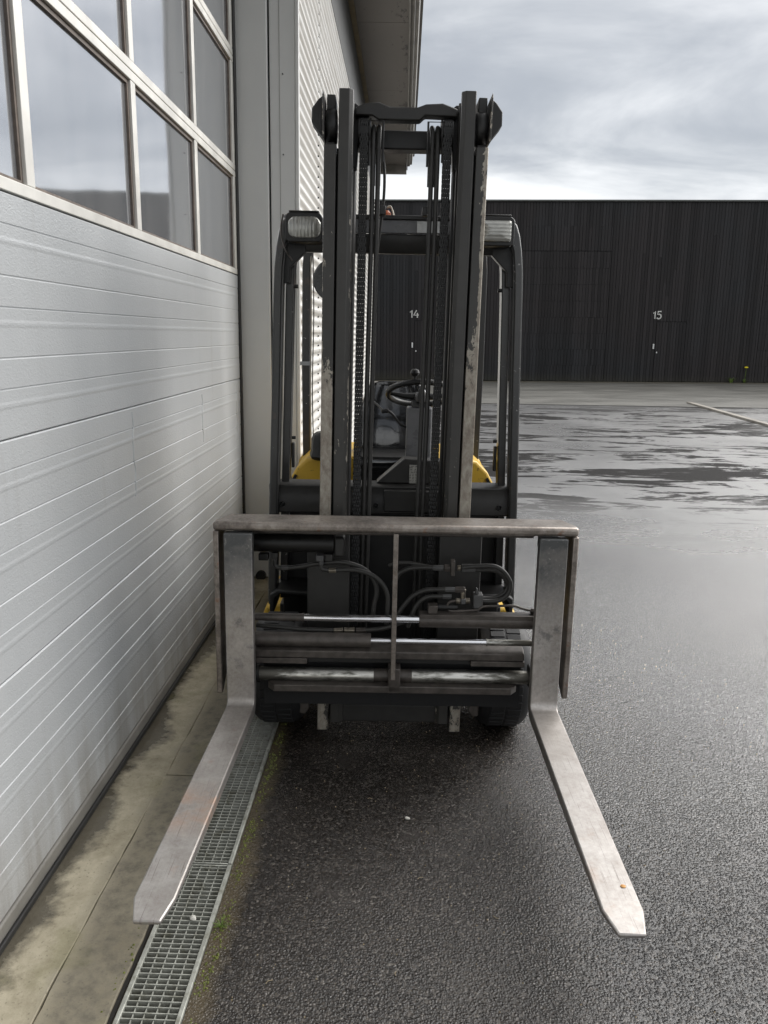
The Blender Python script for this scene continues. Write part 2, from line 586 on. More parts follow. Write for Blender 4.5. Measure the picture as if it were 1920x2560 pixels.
def mat_label():
    m, t, b = new_mat('print_plate')
    v = objco(t)
    x, y, z = t.sep(v)
    rows = t.math('SINE', t.math('MULTIPLY', z, 900))
    brk = t.noise(t.scale(v, 1, 1, .3), 160, 2)
    ink = t.math('MULTIPLY', t.ramp(rows, .1, .3), t.ramp(brk, .45, .5))
    t.put(b.inputs['Base Color'], t.mix(ink, (.45, .44, .40), (.06, .06, .06)))
    b.inputs['Roughness'].default_value = .5


for fn in (mat_chrome, mat_shaft, mat_steel, mat_fork, mat_chain, mat_yellow, mat_pillar, mat_vinyl, mat_door, mat_pane,
           mat_corr, mat_soffit, mat_plank, mat_asphalt, mat_apron, mat_concrete, mat_galv, mat_label):
    fn()
mat_rail('rail_outer', .250, .289, 1.25)
mat_rail('rail_inner', .20, .185, .42)
mat_lens('lens_round', 'X')
mat_lens('lens_square', 'Z')


# ------------------------------------------------------------------ geometry helpers
class MB:
    def __init__(s, fn=None):
        s.v, s.f, s.fn = [], [], fn

    def add(s, vs_, fs):
        o = len(s.v)
        s.v += [tuple(p) for p in vs_]
        s.f += [tuple(i + o for i in f) for f in fs]
        return s

    def box(s, x0, x1, y0, y1, z0, z1):
        x0, x1 = sorted((x0, x1))
        y0, y1 = sorted((y0, y1))
        z0, z1 = sorted((z0, z1))
        p = [(x, y, z) for z in (z0, z1) for y in (y0, y1) for x in (x0, x1)]
        return s.add(p, [(0, 2, 3, 1), (4, 5, 7, 6), (0, 1, 5, 4), (2, 6, 7, 3), (0, 4, 6, 2), (1, 3, 7, 5)])

    def prism(s, poly, axis, a, b):
        """extrude a 2-D outline; axis x: poly is (y,z); y: (x,z); z: (x,y)"""
        area = sum(poly[i - 1][0] * poly[i][1] - poly[i][0] * poly[i - 1][1] for i in range(len(poly)))
        if area < 0:
            poly = poly[::-1]
        a, b = sorted((a, b))
        def P(p, t):
            return {'x': (t, p[0], p[1]), 'y': (p[0], t, p[1]), 'z': (p[0], p[1], t)}[axis]
        n = len(poly)
        vs_ = [P(p, a) for p in poly] + [P(p, b) for p in poly]
        fs = [tuple(range(n))[::-1], tuple(range(n, 2 * n))] + [(i, (i + 1) % n, n + (i + 1) % n, n + i) for i in range(n)]
        if axis == 'y':
            fs = [f[::-1] for f in fs]
        return s.add(vs_, fs)

    def loft(s, rings, caps=True):
        n = len(rings[0])
        vs_ = [p for r in rings for p in r]
        fs = []
        for k in range(len(rings) - 1):
            for i in range(n):
                j = (i + 1) % n
                fs.append((k * n + i, k * n + j, (k + 1) * n + j, (k + 1) * n + i))
        if caps:
            fs.append(tuple(range(n))[::-1])
            fs.append(tuple((len(rings) - 1) * n + i for i in range(n)))
        return s.add(vs_, fs)

    def tube(s, pts, r, n=10, closed=False):
        pts = [Vector(p) for p in pts]
        rs = r if isinstance(r, (list, tuple)) else [r] * len(pts)
        rings = []
        u = None
        for i, p in enumerate(pts):
            if closed:
                d = (pts[(i + 1) % len(pts)] - pts[i - 1])
            else:
                d = pts[min(i + 1, len(pts) - 1)] - pts[max(i - 1, 0)]
            d.normalize()
            if u is None:
                u = d.orthogonal()
            u = (u - d * u.dot(d)).normalized()
            w = d.cross(u)
            rings.append([p + (u * math.cos(2 * math.pi * k / n) + w * math.sin(2 * math.pi * k / n)) * rs[i] for k in range(n)])
        if closed:
            rings.append(rings[0])
        return s.loft(rings, not closed)

    def cyl(s, p0, p1, r, n=20):
        return s.tube([p0, p1], r, n)

    def lathe(s, prof, axis, c, n=28):
        """prof: (t along axis, radius)"""
        rings = []
        for t, r in prof:
            ring = []
            for k in range(n):
                a = 2 * math.pi * k / n
                q = {'x': (t, r * math.cos(a), r * math.sin(a)), 'z': (r * math.cos(a), r * math.sin(a), t),
                     'y': (r * math.sin(a), t, r * math.cos(a))}[axis]
                ring.append((q[0] + c[0], q[1] + c[1], q[2] + c[2]))
            rings.append(ring)
        return s.loft(rings)

    def mesh(s, name, smooth=True, sharp=38):
        me = bpy.data.meshes.new(name)
        v = [s.fn(p) for p in s.v] if s.fn else s.v
        me.from_pydata(v, [], s.f)
        me.validate()
        if smooth:
            me.shade_smooth()
            me.set_sharp_from_angle(angle=R(sharp))
        return me

    def build(s, name, mat, parent=None, bevel=0, smooth=True, seg=2, sharp=38):
        return link(name, s.mesh(name, smooth, sharp), mat, parent, bevel, seg)


def link(name, me, mat, parent=None, bevel=0, seg=2):
    if mat and not me.materials:
        me.materials.append(MATS[mat])
    o = bpy.data.objects.new(name, me)
    col.objects.link(o)
    if parent:
        o.parent = parent
    if bevel:
        b = o.modifiers.new('bevel', 'BEVEL')
        b.width = bevel
        b.segments = seg
        b.limit_method = 'ANGLE'
        b.angle_limit = R(40)
    return o


def tag(o, label=None, cat=None, group=None, kind=None):
    for k, v in (('label', label), ('category', cat), ('group', group), ('kind', kind)):
        if v:
            o[k] = v
    return o


def empty(name, loc, rz=0):
    o = bpy.data.objects.new(name, None)
    col.objects.link(o)
    o.location = loc
    o.rotation_euler = (0, 0, rz)
    o.empty_display_size = .2
    return o


def smooth_path(pts, sub=5):
    """Catmull-Rom through the points"""
    P = [Vector(p) for p in pts]
    P = [P[0] * 2 - P[1]] + P + [P[-1] * 2 - P[-2]]
    out = []
    for i in range(1, len(P) - 2):
        for k in range(sub):
            t = k / sub
            a, b, c, d = P[i - 1], P[i], P[i + 1], P[i + 2]
            out.append(.5 * ((2 * b) + (c - a) * t + (2 * a - 5 * b + 4 * c - d) * t * t + (3 * b - a - 3 * c + d) * t ** 3))
    out.append(P[-2])
    return out


def hexagon(cx, cy, r, rot=0):
    return [(cx + r * math.cos(rot + k * math.pi / 3), cy + r * math.sin(rot + k * math.pi / 3)) for k in range(6)]


# ------------------------------------------------------------------ ground
def sstep(a, b, t):
    t = max(0, min(1, (t - a) / (b - a)))
    return t * t * (3 - 2 * t)


def gz(x, y):
    """the yard climbs slightly to the right in front of the timber warehouse"""
    return sstep(12, 27, y) * (.05 + .0142 * (max(-60, min(60, x)) + 1.1))


SLOT = (-.648, -.486)
GRATE_Y0, GRATE_N = 1.045, 3
xs = [-400, -120, -60, -25, -8, -3, -1.3, SLOT[0], SLOT[1], 0, 2, 4, 7, 12, 20, 35, 60, 120, 400]
ys = [-300, -60, -20, -8, -2, GRATE_Y0, 2.045, 3.045, GRATE_Y0 + GRATE_N, 7, 10] + list(range(12, 29)) + [34, 60, 150, 600]
mb = MB()
idx = {}
for j, y in enumerate(ys):
    for i, x in enumerate(xs):
        idx[i, j] = len(mb.v)
        mb.v.append((x, y, gz(x, y)))
for j in range(len(ys) - 1):
    for i in range(len(xs) - 1):
        if xs[i] == SLOT[0] and GRATE_Y0 <= ys[j] < GRATE_Y0 + GRATE_N:
            continue
        mb.f.append((idx[i, j], idx[i + 1, j], idx[i + 1, j + 1], idx[i, j + 1]))
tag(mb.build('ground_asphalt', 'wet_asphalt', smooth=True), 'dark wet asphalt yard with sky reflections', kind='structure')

# older, drier tarmac in front of the warehouse
mb = MB()
axs = [-60, -20, -6, 0, 3, 6, 7.15, 9, 12, 16, 25, 60]
ays = [18.55, 19.5, 21, 22.5, 24, 25.5, 27.2]
jit = {x: random.uniform(-.06, .06) for x in axs}
for y in ays:
    for x in axs:
        mb.v.append((x, y + (jit[x] if y == ays[0] else 0), gz(x, y) + .012))
n = len(axs)
for j in range(len(ays) - 1):
    for i in range(n - 1):
        mb.f.append((j * n + i, j * n + i + 1, (j + 1) * n + i + 1, (j + 1) * n + i))
tag(mb.build('old_tarmac_strip', 'old_tarmac'), 'pale dry tarmac strip along the timber warehouse', kind='structure')

# pale flush kerb line running away on the right
mb = MB()
kl = [(y, 7.12 + random.uniform(-.006, .006)) for y in [2 + .87 * k for k in range(21)]]
for k in range(len(kl) - 1):
    (ya, xa), (yb, xb) = kl[k], kl[k + 1]
    za, zb = gz(xa, ya), gz(xb, yb)
    q = [(xa - .07, ya, za - .05), (xa + .07, ya, za - .05), (xb + .07, yb, zb - .05), (xb - .07, yb, zb - .05),
         (xa - .07, ya, za + .045), (xa + .07, ya, za + .045), (xb + .07, yb, zb + .045), (xb - .07, yb, zb + .045)]
    mb.add(q, [(0, 3, 2, 1), (4, 5, 6, 7), (0, 1, 5, 4), (1, 2, 6, 5), (2, 3, 7, 6), (3, 0, 4, 7)])
tag(mb.build('kerb_edging', 'line_paint', bevel=0), 'long pale kerb edging across the yard at the right', kind='structure')

# concrete strip below the door, cast in slabs with open joints
strip = tag(MB().box(-1.05, -.652, -7.9, 16.1, -.12, .002).build('concrete_strip', 'slot_black'),
            'stained concrete strip between door and drain', kind='structure')


def slab(xa, xb, ya_, yb_, zt):
    n_ = max(4, int((yb_ - ya_) / .045))
    rn = random.Random(int(ya_ * 100))
    d1 = d2 = 0
    left, right = [], []
    for k in range(n_ + 1):
        d1 = d1 * .8 + rn.uniform(-.0022, .0022)
        d2 = d2 * .8 + rn.uniform(-.0022, .0022)
        yy = ya_ + (yb_ - ya_) * k / n_
        left.append((xa + d1, yy))
        right.append((xb + d2, yy))
    MB().prism(right + left[::-1], 'z', -.05, zt).build('concrete_slab', 'stained_concrete', strip, bevel=.002)


ysl = [-7.9, -3.4, -.9, 2.515, 5.3, 8.6, 12.2, 16.1]
for k in range(len(ysl) - 1):
    slab(-.8325, -.660, ysl[k] + .004, ysl[k + 1] - .004, .011)
for ya, yb in ((-7.9, -2.2), (-2.2, 4.9), (4.9, 16.1)):
    slab(-1.04, -.835, ya + .003, yb - .003, .013)
# channel under the grates
ch = MB()
ya, yb = GRATE_Y0, GRATE_Y0 + GRATE_N
ch.box(SLOT[0] - .03, SLOT[0], ya, yb, -.22, -.003)
ch.box(SLOT[1], SLOT[1] + .03, ya, yb, -.22, -.003)
ch.box(SLOT[0] - .03, SLOT[1] + .03, ya, yb, -.25, -.22)
tag(ch.build('drain_channel', 'slot_black'), 'dark drainage channel under the grates', kind='structure')

# grates, one metre each: edge frame, bearing bars, cross bars
gl = SLOT[0] + .002, SLOT[1] - .002
fr = MB()
for (a, b) in ((gl[0], gl[0] + .012), (gl[1] - .012, gl[1])):
    fr.box(a, b, .003, .997, -.030, .010)
fr.box(gl[0] + .0125, gl[1] - .0125, .003, .007, -.028, .008)
fr.box(gl[0] + .0125, gl[1] - .0125, .993, .997, -.028, .008)
fr_me = fr.mesh('frame')
cb_me = MB().box(gl[0] + .012, gl[1] - .012, -.0013, .0013, -.022, .0065).mesh('cross_bar', False)
bb_me = MB().box(-.0012, .0012, .006, .994, -.024, .0045).mesh('bearing_bar', False)
GLAB = ['galvanised drain grate nearest the camera, in front of the left fork tip',
        'galvanised drain grate running under the left fork blade',
        'galvanised drain grate in the shade of the forklift front wheel']
for k in range(GRATE_N):
    g = empty('drain_grate', (0, GRATE_Y0 + k, 0))
    tag(g, GLAB[k], 'drain grate', 'grates over the drainage channel')
    link('frame', fr_me, 'galvanised', g, .0015, 1)
    for q in range(4):
        o = link('bearing_bar', bb_me, 'galvanised', g)
        o.location.x = gl[0] + .0385 + q * .0272
    for q in range(1, 60):
        o = link('cross_bar', cb_me, 'galvanised', g)
        o.location.y = q / 60

# ------------------------------------------------------------------ workshop building on the left
WX, DX, CY = -.652, -1.01, 4.85          # outer wall plane, door plane, front of the column
DY0, ZTOP = -.45, 4.16                   # far jamb behind the camera, door head
shop = empty('workshop_building', (-.9, CY, 0))
tag(shop, 'grey and white workshop with sectional door, corrugated wall and wide eave', 'building')


def sp(mb_, name, mat, parent=None, bevel=0, **k):
    """a part of the shop given in world coordinates"""
    off = shop.location
    mb_.v = [(x - off.x, y - off.y, z - off.z) for x, y, z in mb_.v]
    return mb_.build(name, mat, parent or shop, bevel, **k)


sp(MB().box(-6, -1.09, DY0 - 7, 16.15, -.1, 5.4), 'wall_core', 'fascia_grey')
# column: two folded sheet faces with a shadow joint and a pale corner trim
sp(MB().box(-1.07, -.822, CY, CY + .5, .02, ZTOP + .8), 'column_face', 'column_grey', bevel=.006)
sp(MB().box(-.812, WX - .012, CY + .012, CY + .5, .02, ZTOP + .8), 'column_face', 'column_grey', bevel=.006)
sp(MB().box(-.823, -.811, CY + .03, CY + .4, .02, ZTOP + .8), 'column_joint', 'gap_black')
sp(MB().box(-.755, -.7535, CY + .0095, CY + .0118, .02, ZTOP + .8), 'sheet_seam', 'gutter_grey')
sp(MB().box(WX - .010, WX + .010, CY + .004, CY + .05, .02, ZTOP), 'corner_trim', 'trim_white', bevel=.003)
for zq in (2.28, 2.62, 3.05):
    sp(MB().cyl((-.735, CY + .004, zq), (-.735, CY + .016, zq), .004, 8), 'rivet', 'bolt_steel')
sp(MB().box(-1.07, WX, DY0 - .5, DY0 - .02, .02, ZTOP + .8), 'column_face', 'column_grey', bevel=.006)
sp(MB().box(-1.07, WX - .03, DY0 - 6.9, DY0 - .51, .02, ZTOP + .8), 'near_wall', 'trim_white')
sp(MB().box(-1.07, WX - .004, DY0 - .02, CY - .002, ZTOP + .02, ZTOP + .8), 'lintel', 'column_grey', bevel=.005)
sp(MB().cyl((-.905, CY - .03, .035), (-.905, CY + .02, .035), .033, 18), 'guide_rail_end', 'seal_black')
# corrugated sheets in rows and columns, lapping each other
PITCH_C = .0705
row_z = [.33 + .7 * k for k in range(-1, 7)]
row_z[0] = .05
row_z[-1] = 4.20
col_y = [CY + .03, 6.02, 8.9, 12.5, 16.15]
for ci in range(4):
    for ri in range(len(row_z) - 1):
        z0, z1 = row_z[ri], min(4.2, row_z[ri + 1] + .012)
        lap = .002 * (ci % 2) + .0035 * ((ri % 2))
        prof = []
        nseg = max(4, int((z1 - z0) / PITCH_C * 8))
        for k in range(nseg + 1):
            z = z0 + (z1 - z0) * k / nseg
            ph = 2 * math.pi * (z - .33) / PITCH_C
            w = math.sin(ph)
            w = max(-.85, min(.85, w * 1.15))
            prof.append((WX + .009 * w + lap, z))
        m_ = MB()
        ya, yb = col_y[ci] - .012, col_y[ci + 1]
        vs_, fs = [], []
        nn = len(prof)
        for (x, z) in prof:
            vs_.append((x, ya, z))
        for (x, z) in prof:
            vs_.append((x, yb, z))
        for (x, z) in prof:
            vs_.append((x - .0012, ya, z))
        for (x, z) in prof:
            vs_.append((x - .0012, yb, z))
        for k in range(nn - 1):
            fs.append((k, nn + k, nn + k + 1, k + 1))
            fs.append((2 * nn + k, 2 * nn + k + 1, 3 * nn + k + 1, 3 * nn + k))
            fs.append((k, k + 1, 2 * nn + k + 1, 2 * nn + k))
        fs.append((0, 2 * nn, 3 * nn, nn))
        m_.add(vs_, fs)
        sp(m_, 'corrugated_sheet', 'white_sheet', smooth=True)
scr = MB()
for cy_ in col_y[1:4]:
    z = .33 - PITCH_C * 3.25
    while z < 4.15:
        if z > .1:
            scr.cyl((WX - .004, cy_ - .03, z), (WX + .006, cy_ - .03, z), .006, 8)
        z += PITCH_C
so = sp(scr, 'sheet_screws', 'bolt_steel')
so['kind'] = 'stuff'
# band, soffit, gutter
sp(MB().box(-1.06, WX + .004, CY + .5, 16.15, 4.205, 4.92), 'wall_band', 'fascia_grey')
EY0 = DY0 - 6.9
sp(MB().prism([(WX - .3, 4.895), (WX + .06, 4.88), (WX + .06, 4.93), (WX - .3, 4.93)], 'y', EY0, 16.35), 'soffit_strip', 'strip_ochre')
for k in range(10):
    ya = EY0 + (16.4 - EY0) * k / 10
    yb = EY0 + (16.4 - EY0) * (k + 1) / 10
    sp(MB().box(WX + .062, -.03, ya + .003, yb - .003, 4.885, 4.925), 'soffit_board', 'soffit_board')
gp = [(-.028, 4.80), (-.012, 4.80), (-.012, 4.87), (.03, 4.87), (.04, 4.90), (.075, 4.905), (.09, 5.05), (.12, 5.06), (.12, 5.16), (-.028, 5.16)]
sp(MB().prism(gp, 'y', EY0, 16.45), 'eave_gutter', 'gutter_grey')
sp(MB().box(-1.4, .10, EY0, 16.45, 5.162, 5.20), 'eave_roof', 'fascia_grey')
sp(MB().box(-.64, -.03, 16.41, 16.46, 4.72, 5.16), 'eave_end', 'gutter_grey', bevel=.004)

# ---- sectional door: part of the shop, its panels, rails, panes are sub-parts
sd = MB()
sd.box(DX - .06, DX - .035, DY0, CY - .012, .03, ZTOP)
door = sp(sd, 'sectional_door', 'seal_black')
YA, YB = DY0 + .02, CY - .045


def dp(mb_, name, mat, bevel=0, **k):
    return sp(mb_, name, mat, door, bevel, **k)


dp(MB().box(DX - .03, DX + .010, CY - .043, CY - .004, .02, ZTOP), 'side_seal', 'seal_black', .004)


def panel(z0, z1, first):
    """profile of one insulated section: a deep joint, V grooves and soft swages"""
    pr = [(DX - .03, z0 + .0015), (DX - .004, z0 + .0015), (DX, z0 + .005)]
    zz_ = []
    k = 0
    z = z1
    step = (z1 - z0) / 3
    for q in range(3):
        zt = z1 - q * step
        zz_ += [(zt - .078, 'g'), (zt - .119, 's'), (zt - .2047 if q < 2 else None, 'w')]
    ev = sorted([(a, b) for a, b in zz_ if a], key=lambda e: e[0])
    for a, b in ev:
        if b == 'g':
            pr += [(DX, a - .0030), (DX - .0030, a - .001), (DX - .0030, a + .001), (DX, a + .0030)]
        elif b == 'w':
            pr += [(DX, a - .0035), (DX - .0022, a - .0012), (DX - .0022, a + .001), (DX, a + .003)]
        else:
            pr += [(DX, a - .010), (DX + .0010, a - .003), (DX + .0010, a + .003), (DX, a + .010)]
    pr += [(DX, z1 - .005), (DX - .004, z1 - .0015), (DX - .03, z1 - .0015)]
    vs_ = []
    yst = [YA + (YB - YA) * k / 40 for k in range(41)]
    n_ = len(pr)
    for y in yst:
        for (x, z) in pr:
            # faint oil-canning and a few real dents and creases
            d = 0.0
            for (dy, dz, rr, dd) in DENTS:
                e = ((y - dy) / rr[0]) ** 2 + ((z - dz) / rr[1]) ** 2
                if e < 6:
                    d += dd * math.exp(-e)
            vs_.append((x + d + .0012 * math.sin(y * 2.3 + z0 * 9) * math.sin((z - z0) / (z1 - z0) * math.pi), y, z))
    fs = []
    for k in range(len(yst) - 1):
        for i in range(n_ - 1):
            fs.append((k * n_ + i, (k + 1) * n_ + i, (k + 1) * n_ + i + 1, k * n_ + i + 1))
        fs.append((k * n_ + n_ - 1, (k + 1) * n_ + n_ - 1, (k + 1) * n_, k * n_))
    fs.append(tuple(range(n_))[::-1])
    fs.append(tuple((len(yst) - 1) * n_ + i for i in range(n_)))
    return MB().add(vs_, fs)


DENTS = [(2.62, .80, (.05, .035), -.004), (3.35, .72, (.07, .04), -.006), (3.0, .98, (.09, .05), -.003)]
for z0, z1 in ((.09, .704), (.704, 1.318), (1.318, 1.932)):
    dp(panel(z0, z1, False), 'door_panel', 'door_silver', sharp=7)
# vertical stiffener creases pressed through the second panel
for yc, za, zb in ((2.86, .98, 1.305), (3.88, 1.05, 1.305), (4.70, .95, 1.29)):
    m_ = MB()
    pts = []
    k = 0
    z = za
    while z <= zb + .001:
        pts.append((DX - .0020, yc + .006 * math.sin(z * 31) + .003 * math.sin(z * 77), z))
        z += .02
    m_.tube(smooth_path(pts, 2), .0046, 8)
    dp(m_, 'crease', 'door_silver')
dp(MB().box(DX - .03, DX + .006, YA, YB, .012, .088), 'bottom_seal', 'gutter_grey', .006)
dp(MB().box(DX + .0065, DX + .018, YA, YB, .03, .05), 'bottom_lip', 'seal_black', .004)
# glazed sections
rows = [(1.934, 2.515), (2.515, 3.125), (3.125, 3.70), (3.70, ZTOP - .01)]
npane = 6
pw = (YB - YA) / npane
for ri, (z0, z1) in enumerate(rows):
    # rails: wide bright flange in front, darker return behind
    dp(MB().box(DX - .03, DX, YA, YB, z0 + .002, z0 + .034), 'window_rail', 'frame_alu', .002)
    dp(MB().box(DX - .03, DX + .0005, YA, YB, z1 - .034, z1 - .002), 'window_rail', 'frame_alu', .002)
    for k in range(npane + 1):
        y = YA + k * pw
        w0, w1 = (0, .05) if k == 0 else ((-.05, 0) if k == npane else (-.024, .024))
        dp(MB().box(DX - .03, DX - .0008, y + w0, y + w1, z0 + .0345, z1 - .0345), 'mullion', 'frame_alu', .002)
    for k in range(npane):
        ya, yb = YA + k * pw + (.05 if k == 0 else .024), YA + (k + 1) * pw - (.05 if k == npane - 1 else .024)
        # glazing bead: dark dirty gasket frame set back, then the pane
        bd = MB()
        x0, x1 = DX - .030, DX - .011
        g = .013
        bd.box(x0, x1, ya + .0005, ya + g, z0 + .036, z1 - .036)
        bd.box(x0, x1, yb - g, yb - .0005, z0 + .036, z1 - .036)
        bd.box(x0, x1, ya + g, yb - g, z1 - .036 - g, z1 - .036)
        bd.box(x0, x1, ya + g, yb - g, z0 + .036, z0 + .036 + g * .6)
        dp(bd, 'glazing_bead', 'frame_dirty')
        dp(MB().box(DX - .028, DX - .020, ya + g, yb - g, z0 + .036 + g * .6, z1 - .036 - g), 'pane', 'pane_acrylic')

# ------------------------------------------------------------------ timber warehouse across the yard
WY = 27.0
TILT = .0142
wh = empty('timber_warehouse', (0, WY, .066))
wh.rotation_euler = (0, -math.atan(TILT), 0)
tag(wh, 'long low warehouse clad in black vertical timber boards', 'building')
HT = 5.83
MB().box(-14, 46, .055, 9, -.3, HT - .02).build('wall_core', 'gap_black', wh)


def planks(x0, x1, z0, z1, width, y0, zsplit=0.0):
    m_ = MB()
    x = x0
    while x < x1 - .001:
        w = min(width * random.uniform(.9, 1.1), x1 - x)
        if x1 - (x + w) < .03:
            w = x1 - x
        cuts = [z0, z1]
        if zsplit and random.random() < zsplit:
            cuts.insert(1, random.uniform(z0 + .8, z1 - .8))
        for a, b in zip(cuts, cuts[1:]):
            d = random.uniform(-.006, .006)
            m_.box(x + .005, x + w - .005, y0 + d, y0 + .05, a + .002, b - .002)
        x += w
    return m_


cl_m = MB()
units = [-7.83, .366, 8.56, 16.76, 24.96, 33.1]
holes = []
for u in units:
    holes.append((u, u + 1.0, 2.02))
    holes.append((u + 3.45, u + 6.53, 4.286))
x = -14.0
edges = sorted([h[0] for h in holes] + [h[1] for h in holes] + [-14, 46])
for a, b in zip(edges, edges[1:]):
    mid = (a + b) / 2
    zlo = 0.0
    for h in holes:
        if h[0] < mid < h[1]:
            zlo = h[2]
    p = planks(a, b, zlo + .01 if zlo else .03, HT, .105, 0.0, .35)
    cl_m.add(p.v, p.f)
clad = cl_m.build('timber_cladding', 'charred_plank', wh, smooth=False)
clad['kind'] = 'stuff'
roof = MB().box(-14.1, 46.1, -.07, 9, HT + .003, HT + .055).build('roof_edge', 'roof_edge', wh, .006)


STROKES = {'1': [[(.00, .175), (.065, .245), (.065, 0)]], '4': [[(.10, .245), (.0, .085), (.17, .085)], [(.125, .16), (.125, 0)]],
           '5': [[(.145, .24), (.035, .24), (.025, .14), (.085, .155), (.135, .12), (.145, .07), (.11, .015), (.055, .0), (.0, .03)]]}


def numerals(txt):
    """brush-painted house numbers as flat cut-out strokes"""
    m_ = MB()
    x = 0
    for ch_ in txt:
        for stq in STROKES[ch_]:
            pts = [Vector((x + a, 0, b)) for a, b in stq]
            m_.tube(pts, .0215, 8)
        x += .125 if ch_ == '1' else .19
    m_.v = [(p[0] - x / 2, p[1] * .35, p[2]) for p in m_.v]
    return m_


for k, u in enumerate(units):
    d = planks(u + .010, u + .996, .03, 2.016, .1, .004).build('personnel_door', 'charred_plank', wh, smooth=False)
    if u in (.366, 8.56):
        o = numerals('14' if u < 5 else '15').build('door_number', 'number_white', d)
        o.location = (u + .01, -.016, 2.115)
    MB().box(u - .08, u - .035, -.045, -.008, 1.12, 1.29).build('door_handle', 'handle_white', d, .006)
    MB().box(u + .05, u + .085, -.03, -.005, .98, 1.03).build('lock', 'handle_white', d, .004)
    nrow = 8
    gate = MB().box(u + 3.45, u + 6.53, .03, .05, .02, 4.29).build('gate', 'gap_black', wh)
    for q in range(nrow):
        za, zb = .03 + (4.25 / nrow) * q, .03 + (4.25 / nrow) * (q + 1)
        planks(u + 3.459, u + 6.521, za + .002, zb - .002, .103, .004).build('gate_section', 'charred_plank', gate, smooth=False)

# ------------------------------------------------------------------ forklift
fl = empty('forklift', (-.010, 2.60, 0), .027)
tag(fl, 'black and yellow forklift truck with worn steel forks facing the camera', 'forklift')


def lean(p):
    x, y, z = p
    return (x + (z - 1.0) * .008, y + (z - .3) * .030, z)


def tilt(p):
    x, y, z = p
    return (x, y + (z - .3) * .020, z)


# ---- mast rails
for s in (-1, 1):
    # outer channel: front flange, web, rear flange
    m_ = MB(lean)
    prof = [(.245, .245), (.288, .245), (.288, .415), (.245, .415), (.245, .395), (.272, .395), (.272, .268), (.245, .268)]
    m_.prism([(s * a, b) for a, b in prof], 'z', .037, 2.245)
    m_.build('outer_rail', 'rail_outer', fl, .003)
    m_ = MB(lean)
    m_.box(s * .252, s * .283, .30, .41, 2.2455, 2.42)
    m_.build('outer_rail_head', 'dark_paint', fl, .003)
    # inner channel with a chamfered front corner
    m_ = MB(lean)
    prof = [(.201, .243), (.236, .243), (.238, .25), (.238, .41), (.19, .41), (.19, .39), (.222, .39), (.222, .27), (.187, .27), (.187, .256)]
    m_.prism([(s * a, b) for a, b in prof], 'z', .072, 2.425)
    m_.build('inner_rail', 'rail_inner', fl, .002)
    m_ = MB(lean).box(s * .2385, s * .2445, .285, .36, .08, 2.24)  # black strip added for the deep shade in the gap between the rails
    m_.build('gap_shade_strip', 'gap_black', fl)
    # top roller with its pin boss and side lug
    m_ = MB(lean)
    m_.lathe([(s * .2465, .030), (s * .2465, .054), (s * .252, .058), (s * .278, .058), (s * .284, .054), (s * .284, .03)], 'x', (0, .318, 2.318), 30)
    m_.build('top_roller', 'black_paint', fl)
    m_ = MB(lean)
    m_.prism([(s * .2865, 2.262), (s * .294, 2.262), (s * .2945, 2.40), (s * .292, 2.418), (s * .288, 2.40)], 'y', .232, .36)
    m_.build('lug_plate', 'rail_outer', fl, .002)
    m_ = MB(lean)
    m_.prism([(s * .295, 2.405), (s * .311, 2.393), (s * .333, 2.364), (s * .333, 2.320), (s * .295, 2.272)], 'y', .262, .35)
    m_.build('lug_block', 'black_paint', fl, .004)
    # head bracket behind the inner rail
    m_ = MB(lean)
    m_.prism([(s * .150, 2.40), (s * .185, 2.425), (s * .205, 2.42), (s * .205, 2.28), (s * .19, 2.20), (s * .178, 2.20), (s * .172, 2.30), (s * .150, 2.35)], 'y', .415, .47)
    m_.build('head_bracket', 'black_paint', fl, .004)
# cross members
m_ = MB(lean)
m_.prism([(-.185, 2.372), (-.125, 2.372), (-.10, 2.358), (.05, 2.358), (.068, 2.375), (.185, 2.372), (.185, 2.40), (.13, 2.418), (.07, 2.414),
          (.04, 2.403), (-.06, 2.403), (-.10, 2.418), (-.15, 2.414), (-.185, 2.40)], 'y', .37, .425)
m_.build('top_crossbar', 'dark_paint', fl, .005)
MB(lean).box(-.20, .20, .455, .53, 2.278, 2.345).build('upper_crossbar', 'black_paint', fl, .006)
MB(lean).box(-.20, .20, .44, .50, .12, .20).build('lower_crossbar', 'dark_paint', fl, .006)
m_ = MB(lean).box(-.20, .20, .262, .30, .068, .142)
m_.build('foot_crossbar', 'dark_paint', fl, .005)
for s in (-1, 1):
    m_ = MB(lean)
    m_.prism([(s * .325, .30), (s * .362, .30), (s * .366, .20), (s * .362, .10), (s * .34, .096), (s * .322, .12)], 'y', .26, .33)
    m_.build('mast_pivot', 'brown_black', fl, .004)

# ---- lift chains, every link a piece
LP = .0159
def plate(r_, off):
    return [(math.cos(a) * r_, (r_ * .95 * math.sin(a)) + (LP / 2 if math.sin(a) >= 0 else -LP / 2)) for a in [R(d) for d in range(off, 360 + off, 30)]]


